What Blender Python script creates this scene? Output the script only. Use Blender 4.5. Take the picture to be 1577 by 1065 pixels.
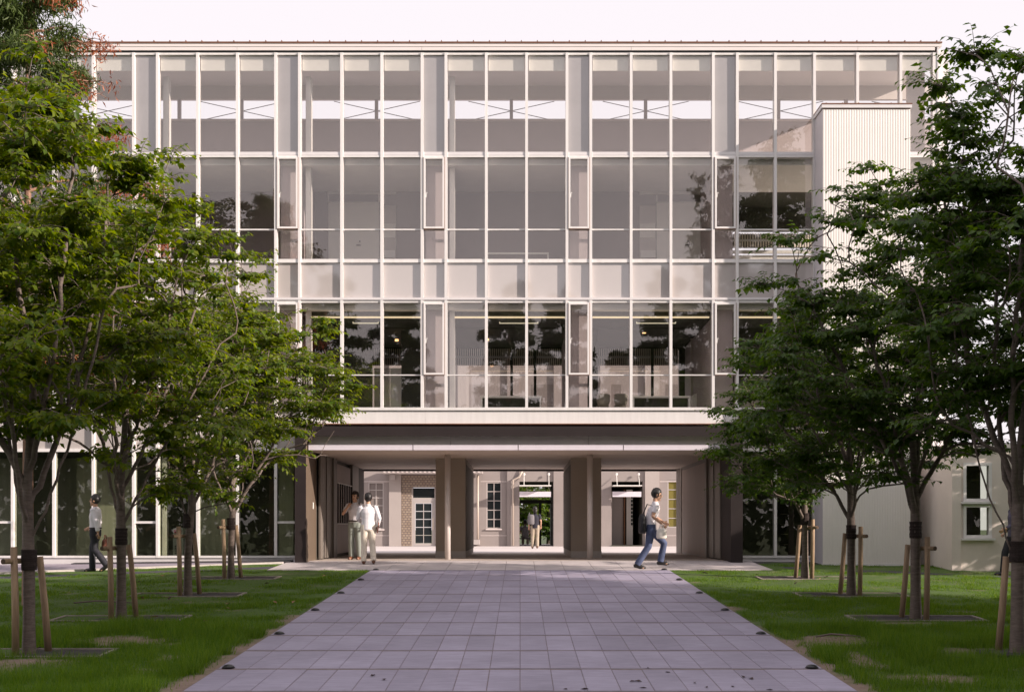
import bpy, bmesh, math, random
import numpy as np
from mathutils import Vector, Matrix

for o in list(bpy.data.objects): bpy.data.objects.remove(o)
sc = bpy.context.scene
C = sc.collection
R = math.radians
random.seed(7)

# ------------------------------------------------------------------ camera, sky, sun, exposure
FPX, VX, HY, CZ = 1900.0, 801.0, 812.0, 0.8226       # focal length in photo pixels, principal point, eye height over the entrance floor
cam = bpy.data.cameras.new('camera')
cam.sensor_width = 36.0
cam.lens = FPX / 1577.0 * 36.0
cam.shift_x = -(VX - 788.5) / 1577.0
cam.shift_y = (HY - 532.5) / 1577.0
cam.clip_end = 2000
camo = bpy.data.objects.new('camera', cam); C.objects.link(camo)
camo.location = (0, 0, CZ); camo.rotation_euler = (R(90), 0, 0)
sc.camera = camo
sc.render.resolution_x, sc.render.resolution_y = 1024, 691

SUN_EL, SUN_AZ = 20.0, 69.0                            # azimuth: degrees to the right of straight behind the camera
to_sun = Vector((math.cos(R(SUN_EL)) * math.sin(R(SUN_AZ)), -math.cos(R(SUN_EL)) * math.cos(R(SUN_AZ)), math.sin(R(SUN_EL))))
w = bpy.data.worlds.new('World'); sc.world = w; w.use_nodes = True
nt = w.node_tree; bg = nt.nodes['Background']
sky = nt.nodes.new('ShaderNodeTexSky'); sky.sky_type = 'NISHITA'; sky.sun_disc = False
sky.sun_elevation = R(SUN_EL); sky.sun_rotation = R(180 - SUN_AZ)
sky.dust_density = 5.0; sky.air_density = 1.0; sky.ozone_density = 1.0
mixn = nt.nodes.new('ShaderNodeMix'); mixn.data_type = 'RGBA'
mixn.inputs[0].default_value = 0.90                    # thin high overcast: an even pale veil over the blue
mixn.inputs[7].default_value = (6.2, 5.75, 5.95, 1)
nt.links.new(sky.outputs[0], mixn.inputs[6]); nt.links.new(mixn.outputs[2], bg.inputs[0])
bg.inputs[1].default_value = 0.102
sl = bpy.data.lights.new('sun', 'SUN'); sl.energy = 4.2; sl.angle = R(0.6); sl.color = (1.0, 0.865, 0.765)
so = bpy.data.objects.new('sun', sl); C.objects.link(so)
so.rotation_euler = (-to_sun).to_track_quat('-Z', 'Y').to_euler(); so.location = to_sun * 60
vs = sc.view_settings
vs.view_transform = 'Standard'; vs.look = 'None'; vs.gamma = 1; vs.exposure = 0.78
sc.render.engine = 'CYCLES'
try:
    sc.cycles.transparent_max_bounces = 14; sc.cycles.max_bounces = 5; sc.cycles.diffuse_bounces = 3; sc.cycles.glossy_bounces = 3; sc.cycles.caustics_reflective = False
except Exception: pass

# ------------------------------------------------------------------ materials
MATS = {}
def mat(name, col, rough=.6, metal=0., spec=.5, var=.0, scale=4., bump=0., bscale=60., coat=0., stretch=(1, 1, 1), col2=None, island=0., world=False, stain=0.):
    if name in MATS: return MATS[name]
    m = bpy.data.materials.new(name); m.use_nodes = True; MATS[name] = m
    n = m.node_tree; p = n.nodes['Principled BSDF']
    p.inputs['Roughness'].default_value = rough; p.inputs['Metallic'].default_value = metal
    p.inputs['Specular IOR Level'].default_value = spec
    p.inputs['Coat Weight'].default_value = coat; p.inputs['Coat Roughness'].default_value = .03
    c = (*col, 1)
    if var or col2 or bump or island:
        tc = n.nodes.new('ShaderNodeTexCoord'); mp = n.nodes.new('ShaderNodeMapping'); mp.inputs['Scale'].default_value = stretch
        n.links.new(n.nodes.new('ShaderNodeNewGeometry').outputs['Position'] if world else tc.outputs['Object'], mp.inputs[0])
    if var or col2 or island:
        no = n.nodes.new('ShaderNodeTexNoise'); no.inputs['Scale'].default_value = scale; no.inputs['Detail'].default_value = 6
        no.inputs['Roughness'].default_value = .65
        n.links.new(mp.outputs[0], no.inputs[0])
        rp = n.nodes.new('ShaderNodeMapRange'); rp.inputs[1].default_value = .3; rp.inputs[2].default_value = .7
        n.links.new(no.outputs[0], rp.inputs[0])
        mx = n.nodes.new('ShaderNodeMix'); mx.data_type = 'RGBA'
        a = col2 or tuple(v * (1 - var) for v in col); b = col if col2 else tuple(min(1, v * (1 + var)) for v in col)
        mx.inputs[6].default_value = (*a, 1); mx.inputs[7].default_value = (*b, 1)
        n.links.new(rp.outputs[0], mx.inputs[0]); out = mx.outputs[2]
        if island:
            oi = n.nodes.new('ShaderNodeObjectInfo'); hs = n.nodes.new('ShaderNodeHueSaturation')
            mr = n.nodes.new('ShaderNodeMapRange'); mr.inputs[3].default_value = 1 - island; mr.inputs[4].default_value = 1 + island
            n.links.new(oi.outputs['Random'], mr.inputs[0]); n.links.new(mr.outputs[0], hs.inputs['Value'])
            n.links.new(out, hs.inputs['Color']); out = hs.outputs[0]
        if stain:
            ns = n.nodes.new('ShaderNodeTexNoise'); ns.inputs['Scale'].default_value = .9; ns.inputs['Detail'].default_value = 5; ns.inputs['Roughness'].default_value = .7
            n.links.new((n.nodes.new('ShaderNodeNewGeometry').outputs['Position']), ns.inputs[0])
            m2 = n.nodes.new('ShaderNodeMapRange'); m2.inputs[1].default_value = .35; m2.inputs[2].default_value = .65; m2.inputs[3].default_value = 1 - stain; m2.inputs[4].default_value = 1 + stain * .5
            h2 = n.nodes.new('ShaderNodeHueSaturation'); n.links.new(ns.outputs[0], m2.inputs[0]); n.links.new(m2.outputs[0], h2.inputs['Value']); n.links.new(out, h2.inputs['Color']); out = h2.outputs[0]
        n.links.new(out, p.inputs['Base Color'])
    else: p.inputs['Base Color'].default_value = c
    if bump:
        nb = n.nodes.new('ShaderNodeTexNoise'); nb.inputs['Scale'].default_value = bscale; nb.inputs['Detail'].default_value = 4
        n.links.new(mp.outputs[0], nb.inputs[0])
        bp = n.nodes.new('ShaderNodeBump'); bp.inputs['Strength'].default_value = bump; bp.inputs['Distance'].default_value = .02
        n.links.new(nb.outputs[0], bp.inputs['Height']); n.links.new(bp.outputs[0], p.inputs['Normal'])
    return m

def glass(name, refl=.12, tint=(.975, .97, .965)):
    m = bpy.data.materials.new(name); m.use_nodes = True; MATS[name] = m; n = m.node_tree
    n.nodes.remove(n.nodes['Principled BSDF'])
    t = n.nodes.new('ShaderNodeBsdfTransparent'); t.inputs[0].default_value = (*tint, 1)
    g = n.nodes.new('ShaderNodeBsdfGlossy'); g.inputs['Roughness'].default_value = .0; g.inputs[0].default_value = (1., .94, .91, 1)
    fr = n.nodes.new('ShaderNodeLayerWeight'); fr.inputs[0].default_value = .5      # Schlick: the same from either side of the pane
    pw = n.nodes.new('ShaderNodeMath'); pw.operation = 'POWER'; pw.inputs[1].default_value = 5
    ad = n.nodes.new('ShaderNodeMath'); ad.operation = 'MULTIPLY_ADD'; ad.inputs[1].default_value = 1 - refl; ad.inputs[2].default_value = refl; ad.use_clamp = True
    mx = n.nodes.new('ShaderNodeMixShader')
    n.links.new(fr.outputs['Facing'], pw.inputs[0]); n.links.new(pw.outputs[0], ad.inputs[0]); n.links.new(ad.outputs[0], mx.inputs[0])
    n.links.new(t.outputs[0], mx.inputs[1]); n.links.new(g.outputs[0], mx.inputs[2])
    n.links.new(mx.outputs[0], n.nodes['Material Output'].inputs[0])
    return m

def leafmat(name, c1, c2, trans=.4, rough=.45):
    m = bpy.data.materials.new(name); m.use_nodes = True; MATS[name] = m; n = m.node_tree
    p = n.nodes['Principled BSDF']; p.inputs['Roughness'].default_value = rough; p.inputs['Specular IOR Level'].default_value = .35
    ge = n.nodes.new('ShaderNodeNewGeometry'); mx = n.nodes.new('ShaderNodeMix'); mx.data_type = 'RGBA'
    mx.inputs[6].default_value = (*c1, 1); mx.inputs[7].default_value = (*c2, 1)
    n.links.new(ge.outputs['Random Per Island'], mx.inputs[0])
    tr = n.nodes.new('ShaderNodeBsdfTranslucent'); hs = n.nodes.new('ShaderNodeHueSaturation')
    hs.inputs['Hue'].default_value = .485; hs.inputs['Value'].default_value = 1.9; hs.inputs['Saturation'].default_value = 1.1
    n.links.new(mx.outputs[2], p.inputs['Base Color']); n.links.new(mx.outputs[2], hs.inputs['Color']); n.links.new(hs.outputs[0], tr.inputs[0])
    ms = n.nodes.new('ShaderNodeMixShader'); ms.inputs[0].default_value = trans
    n.links.new(p.outputs[0], ms.inputs[1]); n.links.new(tr.outputs[0], ms.inputs[2])
    n.links.new(ms.outputs[0], n.nodes['Material Output'].inputs[0])
    return m

M_white = mat('white aluminium', (.77, .745, .735), .38, var=.06, scale=1.5, spec=.4, stretch=(5, 5, .3))
M_sill = mat('pale sill', (.72, .69, .70), .35, var=.04, scale=2)
M_eave = mat('eave metal', (.78, .72, .70), .4, var=.03, scale=1.2)
M_copper = mat('brown drip edge', (.20, .09, .055), .5, var=.2, scale=6)
M_black = mat('black gap', (.02, .02, .02), .6)
M_glass = glass('window glass', .092)
M_glass2 = glass('dark ground glass', .048, (.80, .82, .76))
M_spandrel = mat('white back painted glass', (.50, .455, .44), .5, var=.05, scale=.6, coat=1.)
M_spandrel.node_tree.nodes['Principled BSDF'].inputs['Coat IOR'].default_value = 2.1
M_frost = mat('frosted metal panel', (.40, .38, .38), .32, metal=.35, var=.08, scale=.8, coat=.25)
M_blind = mat('cream roller blind', (.86, .84, .77), .8, var=.04, scale=5)
M_intwall = mat('mauve grey wall', (.50, .43, .425), .8, var=.05, scale=.8)
M_ceil = mat('grey ceiling', (.64, .58, .54), .85, var=.04, scale=1)
M_intwhite = mat('white interior paint', (.87, .84, .79), .6, var=.04, scale=2)
M_cream = mat('cream door', (.93, .90, .83), .6, var=.02, scale=2)
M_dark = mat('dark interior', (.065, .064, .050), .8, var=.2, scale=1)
M_olive = mat('olive curtain', (.52, .51, .42), .8, var=.12, scale=2, stretch=(6, 6, .3))
M_floor = mat('interior floor', (.22, .20, .18), .5, var=.1)
M_frame = mat('dark bronze panel', (.027, .020, .020), .6, spec=.25, var=.15, scale=1.5)
M_reveal = mat('sunlit tan reveal', (.13, .095, .068), .5, var=.1, scale=1.5)  # left reveal only: its sunlit tan is put into the colour
M_soffit = mat('portal soffit', (.66, .55, .47), .7, var=.04, scale=.6)
M_strip = mat('canopy strip', (.74, .69, .76), .4, var=.04)
M_beam = mat('canopy beam', (.72, .64, .62), .5, var=.06)
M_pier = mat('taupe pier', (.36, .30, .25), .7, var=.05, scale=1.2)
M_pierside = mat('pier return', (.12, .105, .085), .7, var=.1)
M_skirt = mat('skirting', (.44, .40, .38), .6, var=.06)
M_column = mat('steel column', (.70, .63, .60), .4, var=.03)
M_door = mat('grey door leaf', (.17, .145, .125), .45, var=.08, stretch=(1, 1, .2))
M_perf = mat('perforated screen', (.42, .335, .30), .55, var=.12, scale=3, stretch=(1, 6, .25))
M_tile = mat('portal floor', (.52, .45, .40), .7, var=.1, scale=3)
M_court = mat('courtyard paving', (.62, .57, .56), .8, var=.05, scale=2)
M_paver = mat('granite paver', (.335, .305, .395), .75, var=.17, scale=3.2, bump=.25, bscale=70, stretch=(1, 12, 1), island=.09, world=True, stain=.14)
M_joint = mat('paver joint', (.19, .15, .15), .95, var=.25, scale=8)
M_apron = mat('apron paver', (.52, .47, .47), .75, var=.1, scale=4, bump=.2, bscale=60, stain=.12)
M_asphalt = mat('asphalt', (.055, .05, .065), .9, var=.25, scale=20, bump=.4, bscale=150)
M_walk = mat('side pavement', (.30, .26, .31), .85, var=.12, scale=6)
M_kerb = mat('pale kerb', (.55, .50, .47), .85, var=.15, scale=6)
M_pit = mat('pit edging', (.28, .24, .21), .9, var=.35, scale=9)
M_gravel = mat('dark gravel', (.06, .055, .06), .95, var=.5, scale=40, bump=.8, bscale=60)
M_soil = mat('soil', (.050, .042, .045), .95, var=.4, scale=18, bump=.8, bscale=40)
M_ground = mat('outer ground', (.05, .075, .025), .95, var=.3, scale=.3)
M_farwall = mat('old shade toned render', (.30, .262, .250), .85, var=.06, scale=.8, bump=.1, bscale=30)  # darkened and tinted mauve: the wall's shade is put into the colour
M_farlight = mat('old pale render', (.40, .355, .335), .85, var=.05, scale=.8, bump=.1, bscale=30)  # lighter render for trim; also paints the lit pilaster bright
M_farwin = mat('far window frame', (.44, .40, .385), .6, var=.04)
M_glassdark = mat('dark pane', (.02, .025, .028), .06, spec=.6)
M_pipe = mat('beige pipe', (.50, .42, .36), .5)
M_rust = mat('brown pipe', (.22, .10, .05), .6)
M_bark = mat('bark', (.165, .128, .110), .85, var=.35, scale=9, bump=.7, bscale=25, stretch=(1, 1, 5))
M_bark2 = mat('reddish bark', (.30, .17, .12), .85, var=.3, scale=7, bump=.6, bscale=18, stretch=(4, 4, .5))
M_wrap = mat('jute wrap', (.035, .022, .020), .95, var=.4, scale=30, bump=.8, bscale=90, stretch=(1, 1, 4))
M_wood = mat('stake wood', (.34, .235, .15), .8, var=.3, scale=7, bump=.4, bscale=30, stretch=(3, 3, .35))
M_woodend = mat('stake end', (.10, .065, .045), .9, var=.3, scale=20)
M_dome = mat('black dome', (.012, .012, .014), .35)
M_leafA = leafmat('katsura leaf', (.050, .105, .007), (.165, .205, .014), .50)  # the lighter colour carries the sunlit highlights of the left crowns
M_leafB = leafmat('shade darkened leaf', (.030, .075, .009), (.075, .130, .014), .40)  # darker leaf copy: the shade on the right row is put into the colour
M_leafC = leafmat('conifer spray', (.050, .085, .022), (.085, .120, .030), .30)
M_leafD = leafmat('dead spray', (.28, .085, .035), (.36, .13, .06), .25)
M_leafE = leafmat('bright leaf', (.055, .110, .015), (.12, .17, .02), .40)
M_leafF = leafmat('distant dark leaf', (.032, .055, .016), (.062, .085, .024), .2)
M_grass = leafmat('grass blade', (.050, .128, .010), (.135, .215, .022), .45, .6)
M_skin = mat('skin', (.52, .30, .20), .5)
M_hair = mat('black hair', (.012, .010, .010), .45, var=.4, scale=60)
M_shirt = mat('white shirt', (.72, .69, .72), .8, var=.05, scale=9, bump=.15, bscale=12)
M_jacket = mat('white jacket', (.74, .71, .74), .8, var=.05, scale=9, bump=.2, bscale=10)
M_creamtr = mat('cream trousers', (.68, .61, .52), .85, var=.06, scale=9, bump=.25, bscale=9)
M_greytr = mat('grey green trousers', (.27, .30, .27), .85, var=.1, scale=9, bump=.25, bscale=9)
M_blacktr = mat('black trousers', (.02, .02, .028), .8, var=.2, scale=9, bump=.25, bscale=9)
M_jeans = mat('blue jeans', (.07, .09, .17), .85, var=.25, scale=10, bump=.25, bscale=9)
M_khaki = mat('khaki trousers', (.36, .30, .23), .85, var=.1, scale=9, bump=.25, bscale=9)
M_navy = mat('dark navy top', (.022, .022, .035), .85, var=.2, scale=9)
M_plum = mat('plum shirt', (.09, .08, .13), .85, var=.2, scale=9)
M_shoe = mat('brown shoe', (.13, .05, .025), .45)
M_shoeb = mat('black shoe', (.012, .011, .012), .4)
M_bag = mat('black bag', (.012, .012, .016), .6, var=.2, scale=10)
M_bagr = mat('brown red bag', (.19, .055, .03), .55, var=.2, scale=8)
M_bagg = mat('grey backpack', (.16, .15, .16), .8, var=.4, scale=30)
M_paper = mat('paper', (.75, .70, .64), .8)
M_folder = mat('red brown folder', (.24, .085, .06), .6)
M_belt = mat('belt', (.02, .015, .012), .5)
M_eye = mat('eye', (.01, .008, .008), .3)
M_lip = mat('lip', (.34, .13, .10), .5)
M_steel = mat('dark cable', (.12, .09, .08), .5)
M_redlabel = mat('red label', (.45, .03, .04), .5)
M_machine = mat('pale machine', (.42, .44, .45), .4)
M_chair = mat('taupe chair', (.19, .175, .14), .7)
M_lampbox = mat('lamp frame', (.60, .55, .42), .5)
M_slat = mat('slat', (.85, .78, .66), .6)
M_rail = mat('white rail', (.78, .76, .72), .5)
M_leafdead = mat('fallen leaf', (.05, .025, .02), .8)
M_leafpale = mat('dry leaf', (.30, .17, .09), .8)
def emis(name, col, s):
    m = bpy.data.materials.new(name); m.use_nodes = True; n = m.node_tree; p = n.nodes['Principled BSDF']
    p.inputs['Base Color'].default_value = (*col, 1); p.inputs['Emission Color'].default_value = (*col, 1); p.inputs['Emission Strength'].default_value = s
    return m
M_lit = emis('lit strip', (1.0, .80, .50), .42)
M_lampbox = emis('lit lamp frame', (.95, .85, .60), .40)
M_spot = emis('lit downlight', (1.0, .55, .22), 1.5)
# brick on the old building: too fine to tell apart at this distance
M_brick = bpy.data.materials.new('small tan brick'); M_brick.use_nodes = True
_n = M_brick.node_tree; _b = _n.nodes.new('ShaderNodeTexBrick'); _t = _n.nodes.new('ShaderNodeTexCoord'); _m = _n.nodes.new('ShaderNodeMapping')
_m.inputs['Rotation'].default_value = (R(90), 0, 0)
_b.inputs['Scale'].default_value = 1; _b.inputs['Brick Width'].default_value = .15; _b.inputs['Row Height'].default_value = .105; _b.inputs['Mortar Size'].default_value = .014
_b.inputs['Color1'].default_value = (.27, .205, .150, 1); _b.inputs['Color2'].default_value = (.33, .265, .205, 1); _b.inputs['Mortar'].default_value = (.13, .10, .095, 1)
_n.links.new(_t.outputs['Object'], _m.inputs[0]); _n.links.new(_m.outputs[0], _b.inputs[0]); _n.links.new(_b.outputs[0], _n.nodes['Principled BSDF'].inputs['Base Color'])
_n.nodes['Principled BSDF'].inputs['Roughness'].default_value = .85
# lawn: soil amount comes from a vertex attribute (bare patches)
M_lawn = bpy.data.materials.new('lawn ground'); M_lawn.use_nodes = True
_n = M_lawn.node_tree; _a = _n.nodes.new('ShaderNodeAttribute'); _a.attribute_name = 'soil'
_tc = _n.nodes.new('ShaderNodeTexCoord'); _no = _n.nodes.new('ShaderNodeTexNoise'); _no.inputs['Scale'].default_value = 9; _no.inputs['Detail'].default_value = 8
_n.links.new(_tc.outputs['Object'], _no.inputs[0])
_g = _n.nodes.new('ShaderNodeMix'); _g.data_type = 'RGBA'; _g.inputs[6].default_value = (.034, .070, .010, 1); _g.inputs[7].default_value = (.095, .165, .022, 1)
_s = _n.nodes.new('ShaderNodeMix'); _s.data_type = 'RGBA'; _s.inputs[6].default_value = (.13, .085, .06, 1); _s.inputs[7].default_value = (.32, .24, .19, 1)
_n.links.new(_no.outputs[0], _g.inputs[0]); _n.links.new(_no.outputs[0], _s.inputs[0])
_x = _n.nodes.new('ShaderNodeMix'); _x.data_type = 'RGBA'
_n.links.new(_a.outputs['Fac'], _x.inputs[0]); _n.links.new(_g.outputs[2], _x.inputs[6]); _n.links.new(_s.outputs[2], _x.inputs[7])
_p = _n.nodes['Principled BSDF']; _p.inputs['Roughness'].default_value = .95; _n.links.new(_x.outputs[2], _p.inputs['Base Color'])
_bp = _n.nodes.new('ShaderNodeBump'); _bp.inputs['Strength'].default_value = .6; _bp.inputs['Distance'].default_value = .03
_n2 = _n.nodes.new('ShaderNodeTexNoise'); _n2.inputs['Scale'].default_value = 45; _n.links.new(_tc.outputs['Object'], _n2.inputs[0])
_n.links.new(_n2.outputs[0], _bp.inputs['Height']); _n.links.new(_bp.outputs[0], _p.inputs['Normal'])

# ------------------------------------------------------------------ helpers
def gz(x, y):                                            # the ground: a gentle ramp up to the entrance, falling a little to the sides
    y = np.clip(y, 4, 30.64)
    return -1.3224 + .04316 * y - .014 * np.maximum(0, np.abs(x) - 6.5) * np.where(np.abs(x) < 40, 1, 0)
def PX(px, Y): return (px - VX) / FPX * Y
def PZ(py, Y): return CZ + (HY - py) / FPX * Y

ROOT = {}
def tag(o, label=None, cat=None, group=None, kind=None):
    if label: o['label'] = label
    if cat: o['category'] = cat
    if group: o['group'] = group
    if kind: o['kind'] = kind
    return o
def thing(name, label, cat, loc=(0, 0, 0), rz=0, group=None):
    o = bpy.data.objects.new(name, None); C.objects.link(o); o.location = loc; o.rotation_euler = (0, 0, rz)
    o.empty_display_size = .2
    ROOT[o.name] = Vector(loc)
    return tag(o, label, cat, group)
def base_of(p):
    while p is not None and p.parent is not None: p = p.parent
    return ROOT.get(p.name, Vector(p.location)) if p is not None else Vector((0, 0, 0))

class MB:
    def __init__(s): s.v = []; s.f = []
    def box(s, x0, x1, y0, y1, z0, z1):
        n = len(s.v)
        s.v += [(x0, y0, z0), (x1, y0, z0), (x1, y1, z0), (x0, y1, z0), (x0, y0, z1), (x1, y0, z1), (x1, y1, z1), (x0, y1, z1)]
        s.f += [tuple(n + i for i in q) for q in ((0, 3, 2, 1), (4, 5, 6, 7), (0, 1, 5, 4), (1, 2, 6, 5), (2, 3, 7, 6), (3, 0, 4, 7))]
        return s
    def prism(s, poly, z0, z1):                          # poly ccw; z may be callables of (x,y)
        n = len(s.v); k = len(poly); f0 = z0 if callable(z0) else (lambda x, y: z0); f1 = z1 if callable(z1) else (lambda x, y: z1)
        s.v += [(x, y, float(f0(x, y))) for x, y in poly] + [(x, y, float(f1(x, y))) for x, y in poly]
        s.f += [tuple(n + i for i in reversed(range(k))), tuple(n + k + i for i in range(k))]
        for i in range(k):
            j = (i + 1) % k; s.f.append((n + i, n + j, n + k + j, n + k + i))
        return s
    def tube(s, pts, rad, n=8, ry=None):                 # tapered tube with caps through pts; ry: second radius list
        pts = [Vector(p) for p in pts]; k = len(pts)
        rad = rad if isinstance(rad, (list, tuple)) else [rad] * k
        ry = rad if ry is None else ry
        up = None; o = len(s.v)
        for i, p in enumerate(pts):
            t = (pts[min(i + 1, k - 1)] - pts[max(i - 1, 0)]).normalized()
            if up is None:
                a = Vector((0, 1, 0)) if abs(t.y) < .8 else Vector((1, 0, 0))
                u = t.cross(a).normalized()
            else: u = (up - t * up.dot(t)).normalized()
            up = u; v = t.cross(u)
            for j in range(n):
                a = 2 * math.pi * j / n
                s.v.append(tuple(p + u * (math.cos(a) * rad[i]) + v * (math.sin(a) * ry[i])))
        for i in range(k - 1):
            for j in range(n):
                a = o + i * n + j; b = o + i * n + (j + 1) % n
                s.f.append((a, b, b + n, a + n))
        s.f.append(tuple(o + j for j in reversed(range(n)))); s.f.append(tuple(o + (k - 1) * n + j for j in range(n)))
        return s
    def ell(s, c, r, nu=12, nv=8, zmin=-1.):             # ellipsoid (zmin > -1 cuts it to a dome with a flat base)
        rings = []; o = len(s.v); a0 = math.asin(max(-1, zmin))
        c = Vector(c)
        for i in range(nv + 1):
            a = a0 + (math.pi / 2 - a0) * i / nv
            if a <= -math.pi / 2 + 1e-4: a += .02
            if a >= math.pi / 2 - 1e-4: a -= .02
            for j in range(nu):
                b = 2 * math.pi * j / nu
                s.v.append((c.x + r[0] * math.cos(a) * math.cos(b), c.y + r[1] * math.cos(a) * math.sin(b), c.z + r[2] * math.sin(a)))
        for i in range(nv):
            for j in range(nu):
                p = o + i * nu + j; q = o + i * nu + (j + 1) % nu
                s.f.append((p, q, q + nu, p + nu))
        s.f.append(tuple(o + j for j in reversed(range(nu)))); s.f.append(tuple(o + nv * nu + j for j in range(nu)))
        return s
    def mesh(s, name, off=Vector((0, 0, 0)), smooth=False):
        me = bpy.data.meshes.new(name)
        me.from_pydata([(v[0] - off[0], v[1] - off[1], v[2] - off[2]) for v in s.v], [], s.f)
        if smooth: me.polygons.foreach_set('use_smooth', [True] * len(me.polygons))
        me.update(); return me
    def build(s, name, m, parent=None, smooth=False, local=False, pivot=None):
        off = Vector((0, 0, 0)) if local else (base_of(parent) if parent else Vector((0, 0, 0)))
        pv = Vector(pivot) if pivot else None
        me = s.mesh(name, pv if pv else off, smooth); me.materials.append(m)
        o = bpy.data.objects.new(name, me); C.objects.link(o); o.parent = parent
        if pv: o.location = pv - off
        return o
def box(name, m, parent, x0, x1, y0, y1, z0, z1, **k): return MB().box(x0, x1, y0, y1, z0, z1).build(name, m, parent, **k)
def npmesh(name, V, F, m, parent=None, off=None, smooth=False):
    V = np.asarray(V, np.float32)
    if off is not None: V = V - np.asarray(off, np.float32)
    F = np.asarray(F, np.int32); me = bpy.data.meshes.new(name); k = F.shape[1]
    me.vertices.add(len(V)); me.vertices.foreach_set('co', V.ravel())
    me.loops.add(F.size); me.loops.foreach_set('vertex_index', F.ravel())
    me.polygons.add(len(F)); me.polygons.foreach_set('loop_start', np.arange(0, F.size, k, dtype=np.int32))
    if smooth: me.polygons.foreach_set('use_smooth', np.ones(len(F), bool))
    me.update(calc_edges=True); me.materials.append(m)
    o = bpy.data.objects.new(name, me); C.objects.link(o); o.parent = parent
    return o

# ------------------------------------------------------------------ ground
F = 30.62; S = FPX / F                                   # the glass facade's plane and its pixels per metre
def fx(px): return (px - VX) / S
def fz(py): return CZ + (HY - py) / S

xs = np.array([-400, -120, -40, -20, -12, -6.5, 0, 6.5, 12, 20, 40, 120, 400.]); ys = np.array([-400, -100, -20, 4, 10, 16, 22, 27, 30.64, 34, 60, 120, 500.])
gx, gy = np.meshgrid(xs, ys); gv = np.stack([gx, gy, gz(gx, gy) - .16], -1).reshape(-1, 3)
nx = len(xs); gf = [(j * nx + i, j * nx + i + 1, (j + 1) * nx + i + 1, (j + 1) * nx + i) for j in range(len(ys) - 1) for i in range(nx - 1)]
tag(npmesh('ground', gv, gf, M_ground), kind='structure')

PATCH = [(-5.0, 15.9, .9, .5), (-6.3, 14.0, 1.2, .5), (-4.2, 13.6, .4, .2), (-7.5, 15.8, .6, .3), (-3.9, 17.2, .3, .25), (-4.0, 14.6, .35, .3), (-4.9, 19.6, .5, .12), (-7.2, 16.6, .4, .12),
         (4.1, 15.9, .6, .7), (5.6, 15.2, .7, .3), (4.4, 13.1, .7, .4), (5.9, 13.7, .7, .25), (5.6, 17.9, .5, .12), (7.2, 19.5, .4, .1), (4.0, 14.2, .3, .9), (6.5, 14.3, .3, .2)]
rng = np.random.default_rng(3)
NG = rng.random((64, 64))
def noise2(x, y, s):
    u = np.mod(x * s, 63); v = np.mod(y * s, 63); i = np.floor(u).astype(int); j = np.floor(v).astype(int); a = u - i; b = v - j
    a = a * a * (3 - 2 * a); b = b * b * (3 - 2 * b)
    return (NG[i, j] * (1 - a) + NG[i + 1, j] * a) * (1 - b) + (NG[i, j + 1] * (1 - a) + NG[i + 1, j + 1] * a) * b
def soil(x, y):
    n = noise2(x + 40, y + 40, 2.3) * .9 + noise2(x + 50, y + 50, 7.1) * .7
    m = np.zeros_like(x)
    for cx, cy, rx, ry in PATCH: m = np.maximum(m, 1.35 - np.sqrt(((x - cx) / rx) ** 2 + ((y - cy) / ry) ** 2))
    edge = np.clip(1.35 - (np.abs(x) - 3.36) / .24, 0, 1.7) * np.clip((21 - y) / 6, 0, 1)
    return np.clip((np.maximum(m, edge) + n - 1.15) * 2.2, 0, 1)
def lawn(x0, x1, y0, y1):
    X = np.linspace(x0, x1, int((x1 - x0) / .16)); Y = np.linspace(y0, y1, int((y1 - y0) / .16)); gx, gy = np.meshgrid(X, Y)
    zz = gz(gx, gy) - .016 + .022 * (noise2(gx + 60, gy + 60, 1.4) - .5)
    v = np.stack([gx, gy, zz], -1).reshape(-1, 3); nx = len(X)
    j, i = np.meshgrid(np.arange(len(Y) - 1), np.arange(nx - 1), indexing='ij'); a = (j * nx + i).ravel()
    o = npmesh('lawn', v, np.stack([a, a + 1, a + nx + 1, a + nx], 1), M_lawn, smooth=True)
    at = o.data.attributes.new('soil', 'FLOAT', 'POINT'); at.data.foreach_set('value', soil(gx, gy).ravel().astype(np.float32))
    return tag(o, kind='structure')
lawn(-19.0, -3.36, 8.5, 30.2); lawn(3.36, 19.0, 8.5, 30.2)

# the granite path, slab by slab
path = box('path', M_joint, None, -3.355, 3.355, 4.0, 27.72, -1.6, -1.4)
path.data.vertices.foreach_set('co', np.array([(x, y, float(gz(np.float64(0), np.float64(y))) - (.16 if z < -1.5 else .005)) for x, y, z in [tuple(v.co) for v in path.data.vertices]], np.float32).ravel())
path.data.update(); tag(path, kind='structure')
slabs = {}
rows = [27.70] + [26.41 - 1.42 * k for k in range(13)]
for r in range(13):
    ya, yb = rows[r + 1] + .055, rows[r] - .055
    L = yb - ya; key = round(L, 2)
    if key not in slabs:
        bm = bmesh.new(); bmesh.ops.create_cube(bm, size=1, matrix=Matrix.Diagonal((.3295, L, .05, 1)))
        bmesh.ops.bevel(bm, geom=[e for e in bm.edges if all(v.co.z > 0 for v in e.verts)], offset=.005, segments=1, affect='EDGES')
        me = bpy.data.meshes.new('paving_slab'); bm.to_mesh(me); bm.free(); me.materials.append(M_paver); slabs[key] = me
    for c in range(20):
        o = bpy.data.objects.new('paving_slab', slabs[key]); C.objects.link(o); o.parent = path
        x = -3.35 + .335 * (c + .5); y = (ya + yb) / 2
        o.location = (x, y, float(gz(np.float64(x), np.float64(y))) - .025 + random.uniform(-.002, .002))
        o.rotation_euler = (math.atan(.04316) + random.uniform(-.002, .002), random.uniform(-.003, .003), 0)

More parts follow.
